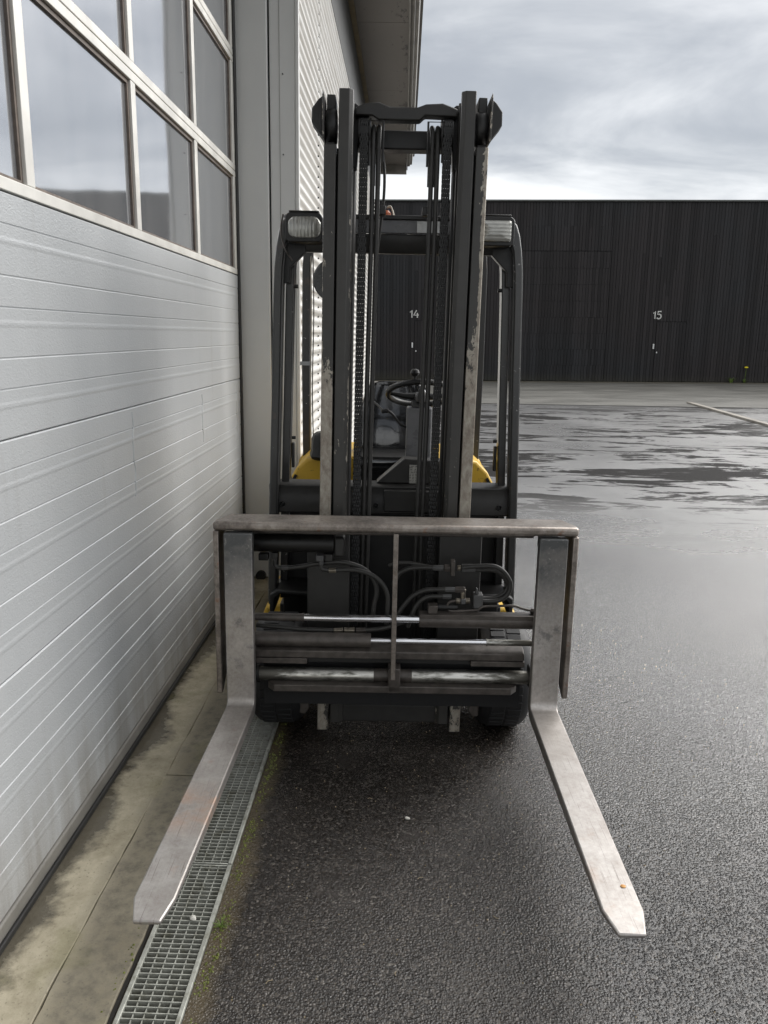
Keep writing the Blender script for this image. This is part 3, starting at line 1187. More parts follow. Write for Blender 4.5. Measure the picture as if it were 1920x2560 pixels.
wide = MB()
for q in (-.0112, -.0040, .0040, .0112):
    wide.prism(plate(.0080, 15), 'x', q - .0025, q + .0025)
wide.cyl((-.0142, 0, LP / 2), (.0142, 0, LP / 2), .0028, 8)
wide_me = wide.mesh('link')
nar = MB()
for q in (-.0076, 0, .0076):
    nar.prism(plate(.0078, 15), 'x', q - .0030, q + .0030)
nar.cyl((-.0142, 0, LP / 2), (.0142, 0, LP / 2), .0028, 8)
nar_me = nar.mesh('link')
for s in (-1, 1):
    pu = MB(lean).lathe([(s * .128, .018), (s * .128, .052), (s * .134, .052), (s * .136, .040), (s * .164, .040), (s * .166, .052), (s * .172, .052), (s * .172, .018)],
                        'x', (0, .40, 2.318), 28)
    pu.build('chain_pulley', 'black_paint', fl)
    anchor = MB(lean).box(s * .135, s * .167, .33, .375, .30, .345).build('lift_chain', 'chain_steel', fl, .003)
    k = 0
    z = .345 + LP
    cyy = .355
    while z < 2.318:
        o = link('link', wide_me if k % 2 else nar_me, 'chain_steel', anchor)
        o.location = lean((s * .151, cyy, z))
        o.scale.x = 1.14
        z += LP
        k += 1
    a = math.pi
    while a > .6:
        o = link('link', wide_me if k % 2 else nar_me, 'chain_steel', anchor)
        o.location = lean((s * .151, .40 + .045 * math.cos(a), 2.318 + .045 * math.sin(a)))
        o.rotation_euler = (-(math.pi - a), 0, 0)
        a -= LP / .045
        k += 1
# ---- mast hoses over their sheave and guide brackets
for s, xs_ in ((-1, (-.118, -.098)), (1, (.097, .118))):
    for q, x in enumerate(xs_):
        pts = [(x - .010 * (s < 0), .375, .36), (x - .006, .372, .7), (x - .003, .37, 1.3), (x, .37, 1.9), (x, .372, 2.2), (x, .385, 2.31), (x, .42, 2.345), (x, .46, 2.31), (x, .47, 2.15)]
        MB(lean).tube(smooth_path(pts, 6), .0092, 10).build('mast_hose', 'hose_rubber', fl)
    x0, x1 = (-.132, -.082) if s < 0 else (.080, .134)
    MB(lean).tube([(x0, .362, 2.20), (x0, .362, 2.352), (x1, .362, 2.352), (x1, .362, 2.215)], .004, 8).build('hose_guide', 'black_paint', fl)
    cx = -.083 if s < 0 else .088
    MB(lean).box(cx - .018, cx + .018, .385, .43, 2.035, 2.068).build('hose_clamp', 'black_paint', fl, .004)
pts = [(-.082, .40, 2.25), (-.074, .405, 2.18), (-.075, .41, 2.09), (-.086, .42, 1.98), (-.10, .43, 1.85)]
MB(lean).tube(smooth_path(pts, 6), .0055, 8).build('thin_hose', 'hose_rubber', fl)
for s in (-1, 1):
    MB(lean).cyl((s * .205, .47, .25), (s * .205, .47, 2.25), .026, 20).build('lift_cylinder', 'black_paint', fl)

# ---- carriage and load guard
m_ = MB(tilt).prism([(-.639, -.02), (.639, -.02), (.639, .02), (.605, .118), (-.605, .118), (-.639, .02)], 'z', .924, .957)
m_.build('guard_top_bar', 'bare_steel', fl, .012, seg=4)
for s in (-1, 1):
    m_ = MB(tilt).prism([(-.02, .9235), (-.016, .316), (.0, .316), (.055, .345), (.112, .40), (.112, .9235)], 'x', s * .619, s * .639)
    m_.build('guard_side_plate', 'bare_steel', fl, .004)
m_ = MB(tilt).box(-.0085, .0085, -.018, .004, .378, .9235)
m_.build('guard_centre_bar', 'bare_steel', fl, .002)
MB(tilt).box(-.53, .505, .095, .16, .888, .918).build('upper_carriage_bar', 'brown_black', fl, .004)
for s in (-1, 1):
    MB(tilt).box(s * .170, s * .331, .205, .226, .19, .874).build('carriage_plate', 'dark_paint', fl, .004)
    MB(tilt).box(s * .31, s * .331, .2265, .30, .19, .874).build('plate_flange', 'dark_paint', fl, .003)
# side-shift cylinder top left
MB(tilt).lathe([(-.53, .030), (-.53, .036), (-.226, .036), (-.226, .03)], 'x', (0, .15, .842), 26).build('shift_cylinder', 'black_paint', fl)
MB(tilt).box(-.224, -.186, .115, .185, .798, .872).build('cylinder_end_block', 'dark_paint', fl, .008)
# positioner cylinder and rod, upper
zc, yc = .578, .075
rod = MB(tilt).cyl((-.332, yc, zc), (.094, yc, zc), .0135, 20).build('piston_rod', 'chrome', fl)
MB(tilt).lathe([(-.51, .010), (-.51, .0145), (-.34, .0145), (-.334, .017), (-.330, .017), (-.33, .01)], 'x', (0, yc, zc), 18).build('rod_sleeve', 'brown_black', fl)
m_ = MB(tilt)
m_.lathe([(.094, .020), (.094, .0285), (.522, .0285), (.522, .02)], 'x', (0, yc, zc), 26)
m_.box(.096, .52, yc - .026, yc + .02, zc, zc + .028)
c1 = m_.build('positioner_cylinder', 'brown_black', fl, .002)
MB(tilt).box(.125, .160, yc - .02, yc + .02, .607, .638).build('port_lug', 'brown_black', c1, .003)
MB(tilt).lathe([(.163, .008), (.163, .013), (.235, .013), (.235, .008)], 'x', (0, yc + .02, .621), 14).build('transfer_tube', 'black_paint', c1)
# lower
zc = .493
MB(tilt).lathe([(-.513, .019), (-.513, .0265), (-.083, .0265), (-.083, .019)], 'x', (0, yc, zc), 26).build('positioner_cylinder', 'brown_black', fl)
MB(tilt).cyl((-.083, yc, zc), (.347, yc, zc), .0112, 20).build('piston_rod', 'chrome', fl)
MB(tilt).lathe([(.345, .009), (.345, .0135), (.35, .0135), (.352, .0115), (.52, .0115), (.52, .008)], 'x', (0, yc, zc), 18).build('rod_sleeve', 'worn_shaft', fl)
# lower carriage bar with screwed-on lips
m_ = MB(tilt).prism([(.055, .4275), (.14, .4275), (.14, .468), (.085, .468), (.055, .455)], 'x', -.513, .487)
m_.build('lower_carriage_bar', 'brown_black', fl, .003)
MB(tilt).box(-.513, -.318, .05, .09, .406, .427).build('bearing_lip', 'brown_black', fl, .002)
MB(tilt).box(-.317, .288, .066, .10, .408, .427).build('bearing_lip', 'black_paint', fl, .002)
MB(tilt).box(.289, .489, .05, .09, .407, .427).build('bearing_lip', 'brown_black', fl, .002)
# guide shafts
zc, yc = .357, .072
for a, b in ((-.497, -.070), (.072, .508)):
    MB(tilt).cyl((a, yc, zc), (b, yc, zc), .0255, 28).build('guide_shaft', 'worn_shaft', fl)
for a, b in ((-.0695, -.017), (.029, .0715)):
    MB(tilt).lathe([(a, .018), (a, .025), (b, .025), (b, .018)], 'x', (0, yc, zc), 26).build('shaft_collar', 'brown_black', fl)
for a, b in ((-.520, -.4975), (.5085, .53)):
    MB(tilt).lathe([(a, .02), (a, .034), (b, .034), (b, .02)], 'x', (0, yc, zc), 26).build('shaft_boss', 'black_paint', fl)
MB(tilt).box(-.0165, .0285, .02, .12, .312, .405).build('centre_block', 'brown_black', fl, .004)
# back plate and low bar
MB(tilt).box(-.49, .49, .125, .15, .21, .425).build('back_plate', 'gap_black', fl)
m_ = MB(tilt).prism([(-.436, .02), (.437, .02), (.462, .05), (.462, .12), (-.462, .12), (-.462, .05)], 'z', .309, .336)
lowp = m_.build('low_guard_bar', 'brown_black', fl, .003)


# ---- forks
def fork(s):
    m_ = MB()
    xi, xo = .501, .600
    rings = []

    def ring(pi, po, xa, xb):
        a, b = sorted((xa, xb))
        rings.append([(a, pi[0], pi[1]), (b, pi[0], pi[1]), (b, po[0], po[1]), (a, po[0], po[1])])

    def xx(y, x):
        sk = (.030 if s < 0 else .016) * min(0, y + .06)              # blades run a touch askew on their shaft
        return s * x + sk
    ring((-.018, .919), (.022, .919), xx(0, xi), xx(0, xo))
    ring((-.030, .315), (.012, .315), xx(0, xi), xx(0, xo))
    for k in range(1, 7):
        a = R(90 * k / 6)
        ring((-.056 + .026 * math.cos(a), .309 - .026 * math.sin(a)), (-.046 + .058 * math.cos(a), .301 - .060 * math.sin(a)), xx(0, xi), xx(0, xo))
    for y, zb in ((-.30, .243), (-.70, .251), (-1.018 if s < 0 else -1.035, .266)):
        ring((y, .283), (y, zb), xx(y, xi), xx(y, xo))
    yt = -1.094 if s < 0 else -1.112
    ring((yt, .283), (yt, .2715), xx(-1.09, xi + .012 + (.006 if s > 0 else 0)), xx(-1.09, xo - .024 + (.006 if s > 0 else 0)))
    if s < 0:
        rings = [[r[1], r[0], r[3], r[2]] for r in rings]
        rings = [[(p[0], p[1], p[2]) for p in r] for r in rings]
        m_.loft(rings)
        m_.f = [f[::-1] for f in m_.f]
        me_rings = m_
    else:
        m_.loft(rings)
    o = m_.build('fork', 'fork_steel', fl, .004)
    return o


for s in (-1, 1):
    f_ = fork(s)
    f_['label'] = 'left fork, rubbed bright with an orange rust patch' if s < 0 else 'right fork, rubbed bright and scratched'
    MB().box(s * .508, s * .593, .0235, .105, .33, .40).build('fork_hook', 'black_paint', f_, .006)
    MB().box(s * .515, s * .586, .026, .10, .86, .905).build('fork_hook', 'black_paint', f_, .006)

# ---- hydraulic hoses and fittings on the carriage
H = dict(
    hA=[(-0.447, .152, .776), (-0.444, .152, .754), (-0.423, .151, .746), (-0.363, .15, .75), (-0.287, .148, .765), (-0.201, .145, .774), (-0.137, .144, .76), (-0.096, .143, .735), (-0.071, .142, .696), (-0.065, .142, .656), (-0.073, .142, .613), (-0.08, .142, .545)],
    hB=[(-0.272, .127, .77), (-0.267, .127, .753), (-0.243, .127, .747), (-0.217, .126, .749), (-0.15, .124, .751), (-0.101, .123, .74), (-0.066, .122, .721), (-0.039, .121, .692), (-0.024, .121, .653), (-0.023, .121, .613), (-0.026, .121, .54)],
    hC=[(-.005, .13, .54), (.015, .12, .58), (.036, .119, .615), (.067, .118, .653), (.106, .117, .676), (.146, .116, .683), (.224, .114, .685)],
    hD=[(.055, .13, .53), (.066, .118, .573), (.079, .118, .608), (.105, .117, .642), (.134, .116, .655), (.177, .115, .657), (.214, .114, .657)],
    hE=[(-.004, .14, .69), (.006, .13, .718), (.017, .13, .737), (.035, .129, .75), (.064, .128, .761), (.104, .127, .764), (.165, .126, .765)],
    hF=[(-.02, .16, .76), (.005, .15, .771), (.024, .149, .774), (.051, .149, .774), (.078, .148, .77), (.119, .147, .763), (.14, .14, .762)],
    l1=[(.25, .112, .772), (.297, .112, .777), (.36, .11, .779), (.393, .109, .766), (.418, .109, .738), (.429, .108, .711), (.423, .109, .677), (.399, .109, .652), (.362, .11, .643), (.327, .111, .643)],
    l2=[(.25, .13, .762), (.30, .132, .758), (.361, .13, .759), (.391, .129, .747), (.414, .129, .721), (.423, .129, .698), (.414, .129, .673), (.393, .129, .658), (.364, .13, .648), (.329, .131, .646)],
    hG=[(-.513, .114, .532), (-.482, .113, .53), (-.414, .111, .526), (-.333, .109, .52), (-.224, .106, .519)],
    hH=[(-.105, .104, .524), (-.063, .102, .528), (-.025, .101, .536), (.01, .1, .55), (.05, .10, .565)],
)
for k, pts in H.items():
    MB().tube(smooth_path(pts, 6), .0088 if k not in ('hF',) else .007, 12).build('carriage_hose', 'hose_rubber', fl)
pp = [(.228, .094, .649), (.207, .094, .644), (.198, .095, .63), (.203, .095, .613), (.219, .094, .608), (.302, .092, .614), (.317, .091, .621), (.333, .091, .629), (.381, .09, .632), (.439, .088, .635), (.474, .087, .625), (.512, .086, .616)]
MB().tube(smooth_path(pp, 5), .0048, 10).build('steel_pipe', 'brown_black', fl)
fits = [((-.184, .105, .521), (-.145, .105, .521), .0115, 'fitting_steel'), ((-.222, .106, .519), (-.188, .105, .521), .010, 'fitting_steel'), ((-.140, .104, .522), (-.102, .104, .523), .0105, 'brown_black'),
        ((.140, .126, .764), (.180, .125, .765), .0115, 'hub_grey'), ((.183, .125, .765), (.205, .125, .765), .015, 'brown_black'), ((.232, .124, .766), (.245, .124, .766), .0115, 'fitting_steel'),
        ((.248, .122, .767), (.297, .122, .768), .0165, 'hub_grey'), ((.188, .114, .685), (.226, .114, .685), .0105, 'hub_grey'), ((.18, .114, .657), (.213, .114, .657), .0105, 'hub_grey'),
        ((.226, .114, .685), (.262, .113, .686), .0125, 'brown_black'), ((.256, .113, .688), (.256, .113, .650), .010, 'fitting_steel'), ((.230, .113, .642), (.247, .113, .642), .0115, 'fitting_steel'),
        ((.266, .113, .642), (.283, .112, .643), .0115, 'fitting_steel'), ((.505, .086, .617), (.523, .086, .615), .011, 'brown_black'), ((-.243, .127, .747), (-.216, .126, .748), .0108, 'fitting_steel'),
        ((-.42, .151, .746), (-.395, .151, .748), .0108, 'hub_grey'), ((-.272, .127, .800), (-.271, .127, .768), .0095, 'hub_grey'), ((-.447, .152, .80), (-.447, .152, .772), .0095, 'hub_grey')]
for p, q, r, mt in fits:
    MB().tube([p, q], r, 6).build('hose_fitting', mt, fl, .0015)
MB().box(.248, .266, .10, .126, .632, .653).build('elbow_block', 'hub_grey', fl, .003)
m_ = MB().box(.293, .328, .09, .135, .620, .673)
vb = m_.build('valve_block', 'hub_grey', fl, .004)
MB().prism([(.300, .6735), (.314, .6735), (.309, .69), (.303, .697)], 'y', .10, .12).build('valve_tab', 'hub_grey', vb, .002)
MB().box(.207, .222, .11, .14, .738, .796).build('clamp_plate', 'brown_black', fl, .002)
MB().box(-.504, -.468, .13, .165, .778, .804).build('port_block', 'black_paint', fl, .004)
MB().box(-.457, -.434, .14, .165, .782, .806).build('port_block', 'dark_paint', fl, .003)
MB().box(-.290, -.262, .115, .15, .782, .806).build('port_block', 'hub_grey', fl, .003)
MB().box(-.259, -.230, .13, .16, .779, .806).build('port_block', 'dark_paint', fl, .003)

# ---- wheels
def wheel(s, y, r, x0, x1):
    cx = 0
    pr = [(s * x0, r * .62), (s * x0, r * .90), (s * (x0 + .018), r * .975), (s * (x0 + .05), r), (s * (x1 - .05), r), (s * (x1 - .018), r * .975), (s * x1, r * .90), (s * x1, r * .62)]
    ty = MB().lathe(pr, 'x', (0, y, r), 56)
    t_ = ty.build('tyre', 'rubber', fl)
    # moulded tread blocks
    tr = MB()
    nb = 40
    for k in range(nb):
        a = 2 * math.pi * k / nb
        for q in range(2):
            xa = x0 + .03 + (x1 - x0 - .06) * (.5 * q) + .004
            xb = xa + (x1 - x0 - .06) * .5 - .008
            aa = a + (.5 * q) * 2 * math.pi / nb
            c0, c1 = aa - .062, aa + .062
            ps = []
            for rr in (r - .006, r + .003):
                for an in (c0, c1):
                    for xq in (xa, xb):
                        ps.append((s * xq, y + rr * math.sin(an), r + rr * math.cos(an)))
            tr.add(ps, [(0, 2, 3, 1), (4, 5, 7, 6), (0, 1, 5, 4), (2, 6, 7, 3), (0, 4, 6, 2), (1, 3, 7, 5)])
    tr.build('tread', 'rubber', t_, .002)
    MB().lathe([(s * (x0 + .03), .02), (s * (x0 + .03), r * .6), (s * (x1 - .03), r * .6), (s * (x1 - .03), r * .45), (s * (x1 - .06), r * .3), (s * (x1 - .02), r * .2), (s * (x1 - .02), .02)], 'x', (0, y, r), 32).build('rim', 'yellow_paint', t_)


for s in (-1, 1):
    wheel(s, .427, .226, .365, .555)
    wheel(s, 1.72, .22, .36, .53)

# ---- chassis and cowl
MB().box(-.33, .33, .62, 2.05, .13, .80).build('chassis', 'black_paint', fl, .01)
MB().box(-.50, .50, .80, .83, .30, .83).build('front_bulkhead', 'black_paint', fl, .004)
m_ = MB().prism([(.685, .955), (.70, .962), (.80, .962), (.80, .93), (.70, .83), (.685, .836), (.685, .90), (.69, .912)], 'x', -.542, .505)
m_.build('cowl_beam', 'dark_paint', fl, .003)
for x in (-.484, -.076, .462):
    MB().lathe([(.682, .004), (.672, .0085), (.676, .011), (.686, .011), (.686, .004)][::-1], 'y', (x, 0, .873), 14).build('cowl_bolt', 'bolt_steel', fl)
m_ = MB().prism([(-.078, .9625), (.043, 1.073), (.215, 1.066), (.30, .9625)], 'y', .73, .82)
m_.build('cowl_cover', 'dark_paint', fl, .006)
MB().box(-.042, .215, .655, .684, .850, .946).build('valve_cover', 'dark_paint', fl, .006)
MB().box(.068, .108, .7255, .7292, .966, 1.048).build('data_plate', 'print_plate', fl)
MB().box(-.52, .52, .83, 1.30, .30, .36).build('floor_plate', 'black_paint', fl, .005)
for s in (-1, 1):
    m_ = MB().prism([(s * .40, .20), (s * .60, .20), (s * .612, .27), (s * .595, .325), (s * .55, .345), (s * .40, .345)], 'y', .86, 1.36)
    m_.build('side_step', 'yellow_paint', fl, .012)
    m_ = MB().prism([(s * .345, .495), (s * .50, .505), (s * .535, .48), (s * .535, .40), (s * .515, .40), (s * .51, .465), (s * .49, .485), (s * .345, .475)], 'y', .60, .80)
    m_.build('front_fender', 'black_paint', fl, .006)
# engine/battery hood and counterweight, yellow
m_ = MB().prism([(-.575, .40), (-.562, .80), (-.505, .905), (-.445, .962), (-.36, .978), (.36, .978), (.445, .962), (.505, .905), (.562, .80), (.575, .40)], 'y', 1.38, 1.95)
hood = m_.build('battery_hood', 'yellow_paint', fl, .015, seg=3)
m_ = MB()
for s in (-1, 1):
    m_.add([(s * .577, 1.376, .80), (s * .522, 1.374, .885), (s * .505, 1.374, .905), (s * .548, 1.374, .80)], [(0, 1, 2, 3) if s > 0 else (3, 2, 1, 0)])
for s in (-1, 1):
    MB().prism([(s * .555, .79), (s * .507, .88), (s * .494, .872), (s * .535, .79)], 'y', 1.366, 1.39).build('hood_gap', 'gap_black', hood)
m_ = MB().prism([(-.56, .15), (-.58, .60), (-.55, .88), (-.45, .93), (.45, .93), (.55, .88), (.58, .60), (.56, .15)], 'y', 1.96, 2.32)
m_.build('counterweight', 'yellow_paint', fl, .05, seg=4)
# ---- driver's place
def rounded(name, rings, mat, parent, sub=2):
    m_ = MB().loft(rings)
    o = m_.build(name, mat, parent)
    md = o.modifiers.new('sub', 'SUBSURF')
    md.levels = md.render_levels = sub
    for p in o.data.polygons:
        p.use_smooth = True
    return o


def rr(hw, y0, y1, z, cx=.02):
    return [(cx - hw, y0 + .05, z), (cx - hw * .86, y0 - .005, z), (cx - hw * .55, y0 + .018, z), (cx, y0 + .012, z), (cx + hw * .55, y0 + .018, z), (cx + hw * .86, y0 - .005, z), (cx + hw, y0 + .05, z), (cx + hw, y1, z), (cx - hw, y1, z)]


sb = rounded('seat_backrest', [rr(.20, 1.56, 1.70, .93), rr(.215, 1.545, 1.72, .96), rr(.225, 1.555, 1.73, 1.08), rr(.205, 1.58, 1.74, 1.2), rr(.175, 1.605, 1.75, 1.30), rr(.150, 1.615, 1.745, 1.345), rr(.13, 1.63, 1.735, 1.352)], 'seat_vinyl', fl)
sc = rounded('seat_cushion', [rr(.19, 1.20, 1.56, .985), rr(.215, 1.17, 1.57, .993), rr(.225, 1.15, 1.58, 1.005), rr(.225, 1.15, 1.58, .95), rr(.21, 1.165, 1.57, .885), rr(.18, 1.19, 1.55, .865)][::-1], 'seat_vinyl', fl)
MB().box(-.17, .21, 1.24, 1.55, .97, 1.0).build('seat_base', 'black_paint', fl)
MB().box(.058, .176, .97, 1.06, 1.0, 1.275).build('dash_tower', 'light_grey_panel', fl, .008)
m_ = MB().prism([(.97, 1.276), (1.06, 1.276), (1.04, 1.305), (1.0, 1.31)], 'x', .08, .16)
m_.build('column_boot', 'black_paint', fl, .004)
# steering wheel
cx, cy_, cz, RR, al = .125, 1.03, 1.335, .155, R(24)
def wp(t, r=RR, up=0):
    return (cx + r * math.cos(t), cy_ + r * math.sin(t) * math.cos(al) + up * math.sin(al) , cz - r * math.sin(t) * math.sin(al) + up * math.cos(al))
ring_ = [wp(2 * math.pi * k / 40) for k in range(40)]
sw = MB().tube(ring_, .0135, 12, True).build('steering_wheel', 'black_paint', fl)
m_ = MB()
for a in (R(180), R(0), R(90)):
    m_.tube([wp(a, .145), wp(a, .08, -.012), wp(a, .02, -.015)], [.009, .013, .018], 10)
m_.build('spoke', 'black_paint', sw)
MB().tube([wp(0, 0, -.05), wp(0, 0, -.02), wp(0, 0, .0)], [.034, .036, .03], 20).build('hub', 'dark_paint', sw)
kb = wp(R(252))
MB().lathe([(0, .006), (.018, .008), (.022, .016), (.034, .022), (.046, .018), (.052, .006)], 'z', (kb[0] + .01, kb[1], kb[2] + .008), 18).build('spinner_knob', 'black_paint', sw)
# levers
lv = [(.06, 1.0, 1.18), (.037, 1.0, 1.19), (.022, 1.0, 1.203), (-.004, 1.0, 1.236), (-.02, 1.0, 1.25), (-.032, 1.0, 1.254)]
lo = MB().tube(smooth_path(lv, 5), .006, 10).build('lever', 'black_paint', fl)
MB().tube(smooth_path([(-.026, 1.0, 1.253), (-.036, 1.0, 1.255), (-.048, 1.0, 1.254), (-.060, 1.0, 1.250)], 4), [.006] + [.0105] * 9 + [.011, .009, .005], 12).build('lever_knob', 'black_paint', lo)
MB().tube([(-.05, 1.0, 1.255), (-.072, 1.05, 1.272), (-.10, 1.10, 1.29)], .0045, 8).build('indicator_stalk', 'black_paint', fl)
cons = rounded('side_console', [[(-.44, 1.28, .95), (-.29, 1.28, .95), (-.29, 1.60, .95), (-.44, 1.60, .95)], [(-.445, 1.27, .985), (-.285, 1.27, .985), (-.285, 1.62, .985), (-.445, 1.62, .985)],
                                [(-.43, 1.28, 1.00), (-.29, 1.28, 1.0), (-.29, 1.6, 1.0), (-.43, 1.6, 1.0)], [(-.43, 1.29, 1.07), (-.30, 1.29, 1.07), (-.30, 1.5, 1.07), (-.43, 1.5, 1.07)],
                                [(-.41, 1.31, 1.112), (-.31, 1.31, 1.112), (-.31, 1.45, 1.112), (-.41, 1.45, 1.112)]], 'black_paint', fl, 1)
MB().prism([(-.512, .925), (-.484, .975), (-.462, .925)], 'y', .89, .94).build('mirror_foot', 'black_paint', fl, .003)

# ---- overhead guard
for s in (-1, 1):
    st = [(.42, .548), (.83, .540), (1.30, .524), (1.75, .511), (1.86, .506), (1.94, .497), (2.00, .486), (2.04, .472), (2.062, .45)]
    o_r = [[(s * x, .655 + (z - 1.2) * .015, z), (s * (x - .038), .655 + (z - 1.2) * .015, z - (0 if z < 1.99 else .03)), (s * (x - .038), .735 + (z - 1.2) * .015, z - (0 if z < 1.99 else .03)), (s * x, .735 + (z - 1.2) * .015, z)] for z, x in st]
    if s > 0:
        o_r = [r[::-1] for r in o_r]
    m_ = MB().loft(o_r)
    fp = m_.build('front_pillar', 'pillar_paint', fl, .008)
    i_r = [[(s * (x - .042), .735, z), (s * (x - .076), .735, z), (s * (x - .076), .80, z), (s * (x - .042), .80, z)] for z, x in st[:6]]
    if s > 0:
        i_r = [r[::-1] for r in i_r]
    MB().loft(i_r).build('inner_pillar', 'pillar_paint', fl, .004)
    MB().prism([(s * .445, 1.86), (s * .38, 1.925), (s * .38, 1.96), (s * .475, 1.96), (s * .475, 1.80), (s * .447, 1.80)], 'y', .70, .74).build('gusset', 'black_paint', fl, .003)
    MB().cyl((s * .436, .75, 1.79), (s * .418, .75, 1.79), .008, 12).build('stop_button', 'rubber', fl)
    MB().cyl((s * .448, .75, 1.155), (s * .432, .75, 1.155), .007, 12).build('stop_button', 'rubber', fl)
    MB().box(s * .452, s * .440, .76, .79, 1.02, 1.13).build('pillar_trim', 'black_paint', fl, .003)
    # rear pillars and side roof rails
    m_ = MB().loft([[(s * x, 1.78 + dy, z), (s * (x - .045), 1.78 + dy, z), (s * (x - .045), 1.84 + dy, z), (s * x, 1.84 + dy, z)][::(1 if s < 0 else -1)] for z, x, dy in ((.90, .512, .06), (1.4, .512, .02), (1.95, .505, 0), (2.08, .49, -.02))])
    m_.build('rear_pillar', 'pillar_paint', fl, .006)
    MB().prism([(.735, 2.035), (1.82, 2.075), (1.82, 2.12), (.735, 2.072)], 'x', s * .43, s * .475).build('roof_rail', 'dark_paint', fl, .008)
    # wiring down the rear pillar
    for q in range(2):
        MB().tube(smooth_path([(s * (.458 - q * .012), 1.775, 2.03), (s * (.455 - q * .013), 1.775, 1.7), (s * (.46 - q * .010), 1.775, 1.3), (s * (.457 - q * .013), 1.775, .97)], 6), .0035, 6).build('wire', 'brown_black' if q else 'cable_white', fl)
MB().box(-.518, -.460, 1.765, 1.85, 1.425, 1.445).build('tape_band', 'tape_grey', fl)
for k in range(6):
    x = -.33 + .132 * k
    MB().prism([(.76, 2.04), (1.80, 2.08), (1.80, 2.115), (.76, 2.07)], 'x', x - .012, x + .012).build('roof_bar', 'dark_paint', fl, .004)
MB().box(-.30, .30, .68, .758, 2.052, 2.070).build('roof_front_lip', 'dark_paint', fl, .004)
m_ = MB().prism([(.672, 2.0), (.684, 2.051), (.70, 2.051), (.70, 2.0)], 'x', -.34, .34)
m_.build('roof_front_panel', 'light_grey_panel', fl, .003)
MB().prism([(.6695, 2.003), (.681, 2.048), (.6825, 2.048), (.671, 2.003)], 'x', .070, .19).build('panel_sticker', 'white_sticker', fl)
m_ = MB().prism([(.69, 1.998), (.69, 1.965), (.71, 1.925), (.75, 1.925), (.75, 1.998)], 'x', -.39, .39)
m_.build('roof_front_beam', 'dark_paint', fl, .004)
MB().box(-.46, .46, 1.76, 1.82, 2.05, 2.12).build('roof_rear_beam', 'dark_paint', fl, .006)


# ---- headlights
def rrect(x0, x1, z0, z1, r, n=5):
    out = []
    for (cx_, cz_, a0) in ((x1 - r, z1 - r, 0), (x0 + r, z1 - r, 90), (x0 + r, z0 + r, 180), (x1 - r, z0 + r, 270)):
        for k in range(n + 1):
            a = R(a0 + 90 * k / n)
            out.append((cx_ + r * math.cos(a), cz_ + r * math.sin(a)))
    return out


for s in (-1, 1):
    x0, x1 = (-.452, -.305) if s < 0 else (.305, .452)
    hl = MB().prism(rrect(x0, x1, 1.951, 2.062, .022), 'y', .60, .70)
    hl = hl.build('headlight', 'black_paint', fl, .004)
    hl['label'] = 'left headlight with rounded ribbed lens' if s < 0 else 'right headlight with square lined lens'
    m_ = MB().box(x0 + .014, x1 - .014, .602, .69, 2.0625, 2.069)
    m_.build('light_hood', 'dark_paint', hl, .003)
    la, lb = (x0 + .011, x1 - .006) if s < 0 else (x0 + .006, x1 - .013)
    rd = .030 if s < 0 else .008
    outer = rrect(la, lb, 1.966, 2.046, rd)
    c_ = ((la + lb) / 2, 2.006)
    rings = []
    for f_, y_ in ((1.0, .603), (1.0, .596), (.92, .589), (.6, .583), (.2, .581)):
        rings.append([(c_[0] + (px - c_[0]) * f_, y_, c_[1] + (pz - c_[1]) * f_) for px, pz in outer])
    MB().loft(rings).build('lens', 'lens_round' if s < 0 else 'lens_square', hl)
wl = smooth_path([(-.462, .62, 2.055), (-.47, .61, 2.0), (-.462, .60, 1.95), (-.445, .60, 1.91), (-.43, .64, 1.885)], 6)
MB().tube(wl, .0035, 8).build('headlight_cable', 'brown_black', fl)
# round mirror, beacon
mr = MB().lathe([(.90, .02), (.898, .085), (.904, .092), (.915, .09), (.92, .02)][::-1], 'y', (-.277, 0, 1.828), 36).build('round_mirror', 'mirror_dark', fl)
MB().tube([(-.277, .915, 1.90), (-.277, .92, 1.98), (-.277, .93, 2.05)], .006, 8).build('mirror_stem', 'black_paint', mr)
bc = MB().lathe([(2.085, .03), (2.12, .032), (2.122, .026), (2.165, .024), (2.178, .012)], 'z', (-.055, 1.30, 0), 20).build('beacon', 'beacon_orange', fl)
MB().tube(smooth_path([(-.03, 1.29, 2.09), (-.02, 1.29, 2.15), (-.033, 1.29, 2.195), (-.05, 1.29, 2.19), (-.03, 1.30, 2.19), (-.015, 1.30, 2.15), (-.01, 1.30, 2.09)], 6), .0035, 8).build('beacon_cable', 'cable_white', bc)

# ------------------------------------------------------------------ small things on the ground
def blob(name, loc, sz, mat, label, cat, group=None, seed=0):
    rnd = random.Random(seed)
    m_ = MB()
    rings = []
    n_ = 8
    for t, k in ((-.5, .35), (-.3, .85), (0, 1), (.3, .8), (.5, .3)):
        rings.append([(sz[0] * k * math.cos(2 * math.pi * i / n_) * rnd.uniform(.8, 1.15), sz[1] * k * math.sin(2 * math.pi * i / n_) * rnd.uniform(.8, 1.15), sz[2] * (t + .5)) for i in range(n_)])
    m_.loft(rings)
    o = m_.build(name, mat)
    o.location = loc
    o.rotation_euler.z = rnd.uniform(0, 3)
    return tag(o, label, cat, group)


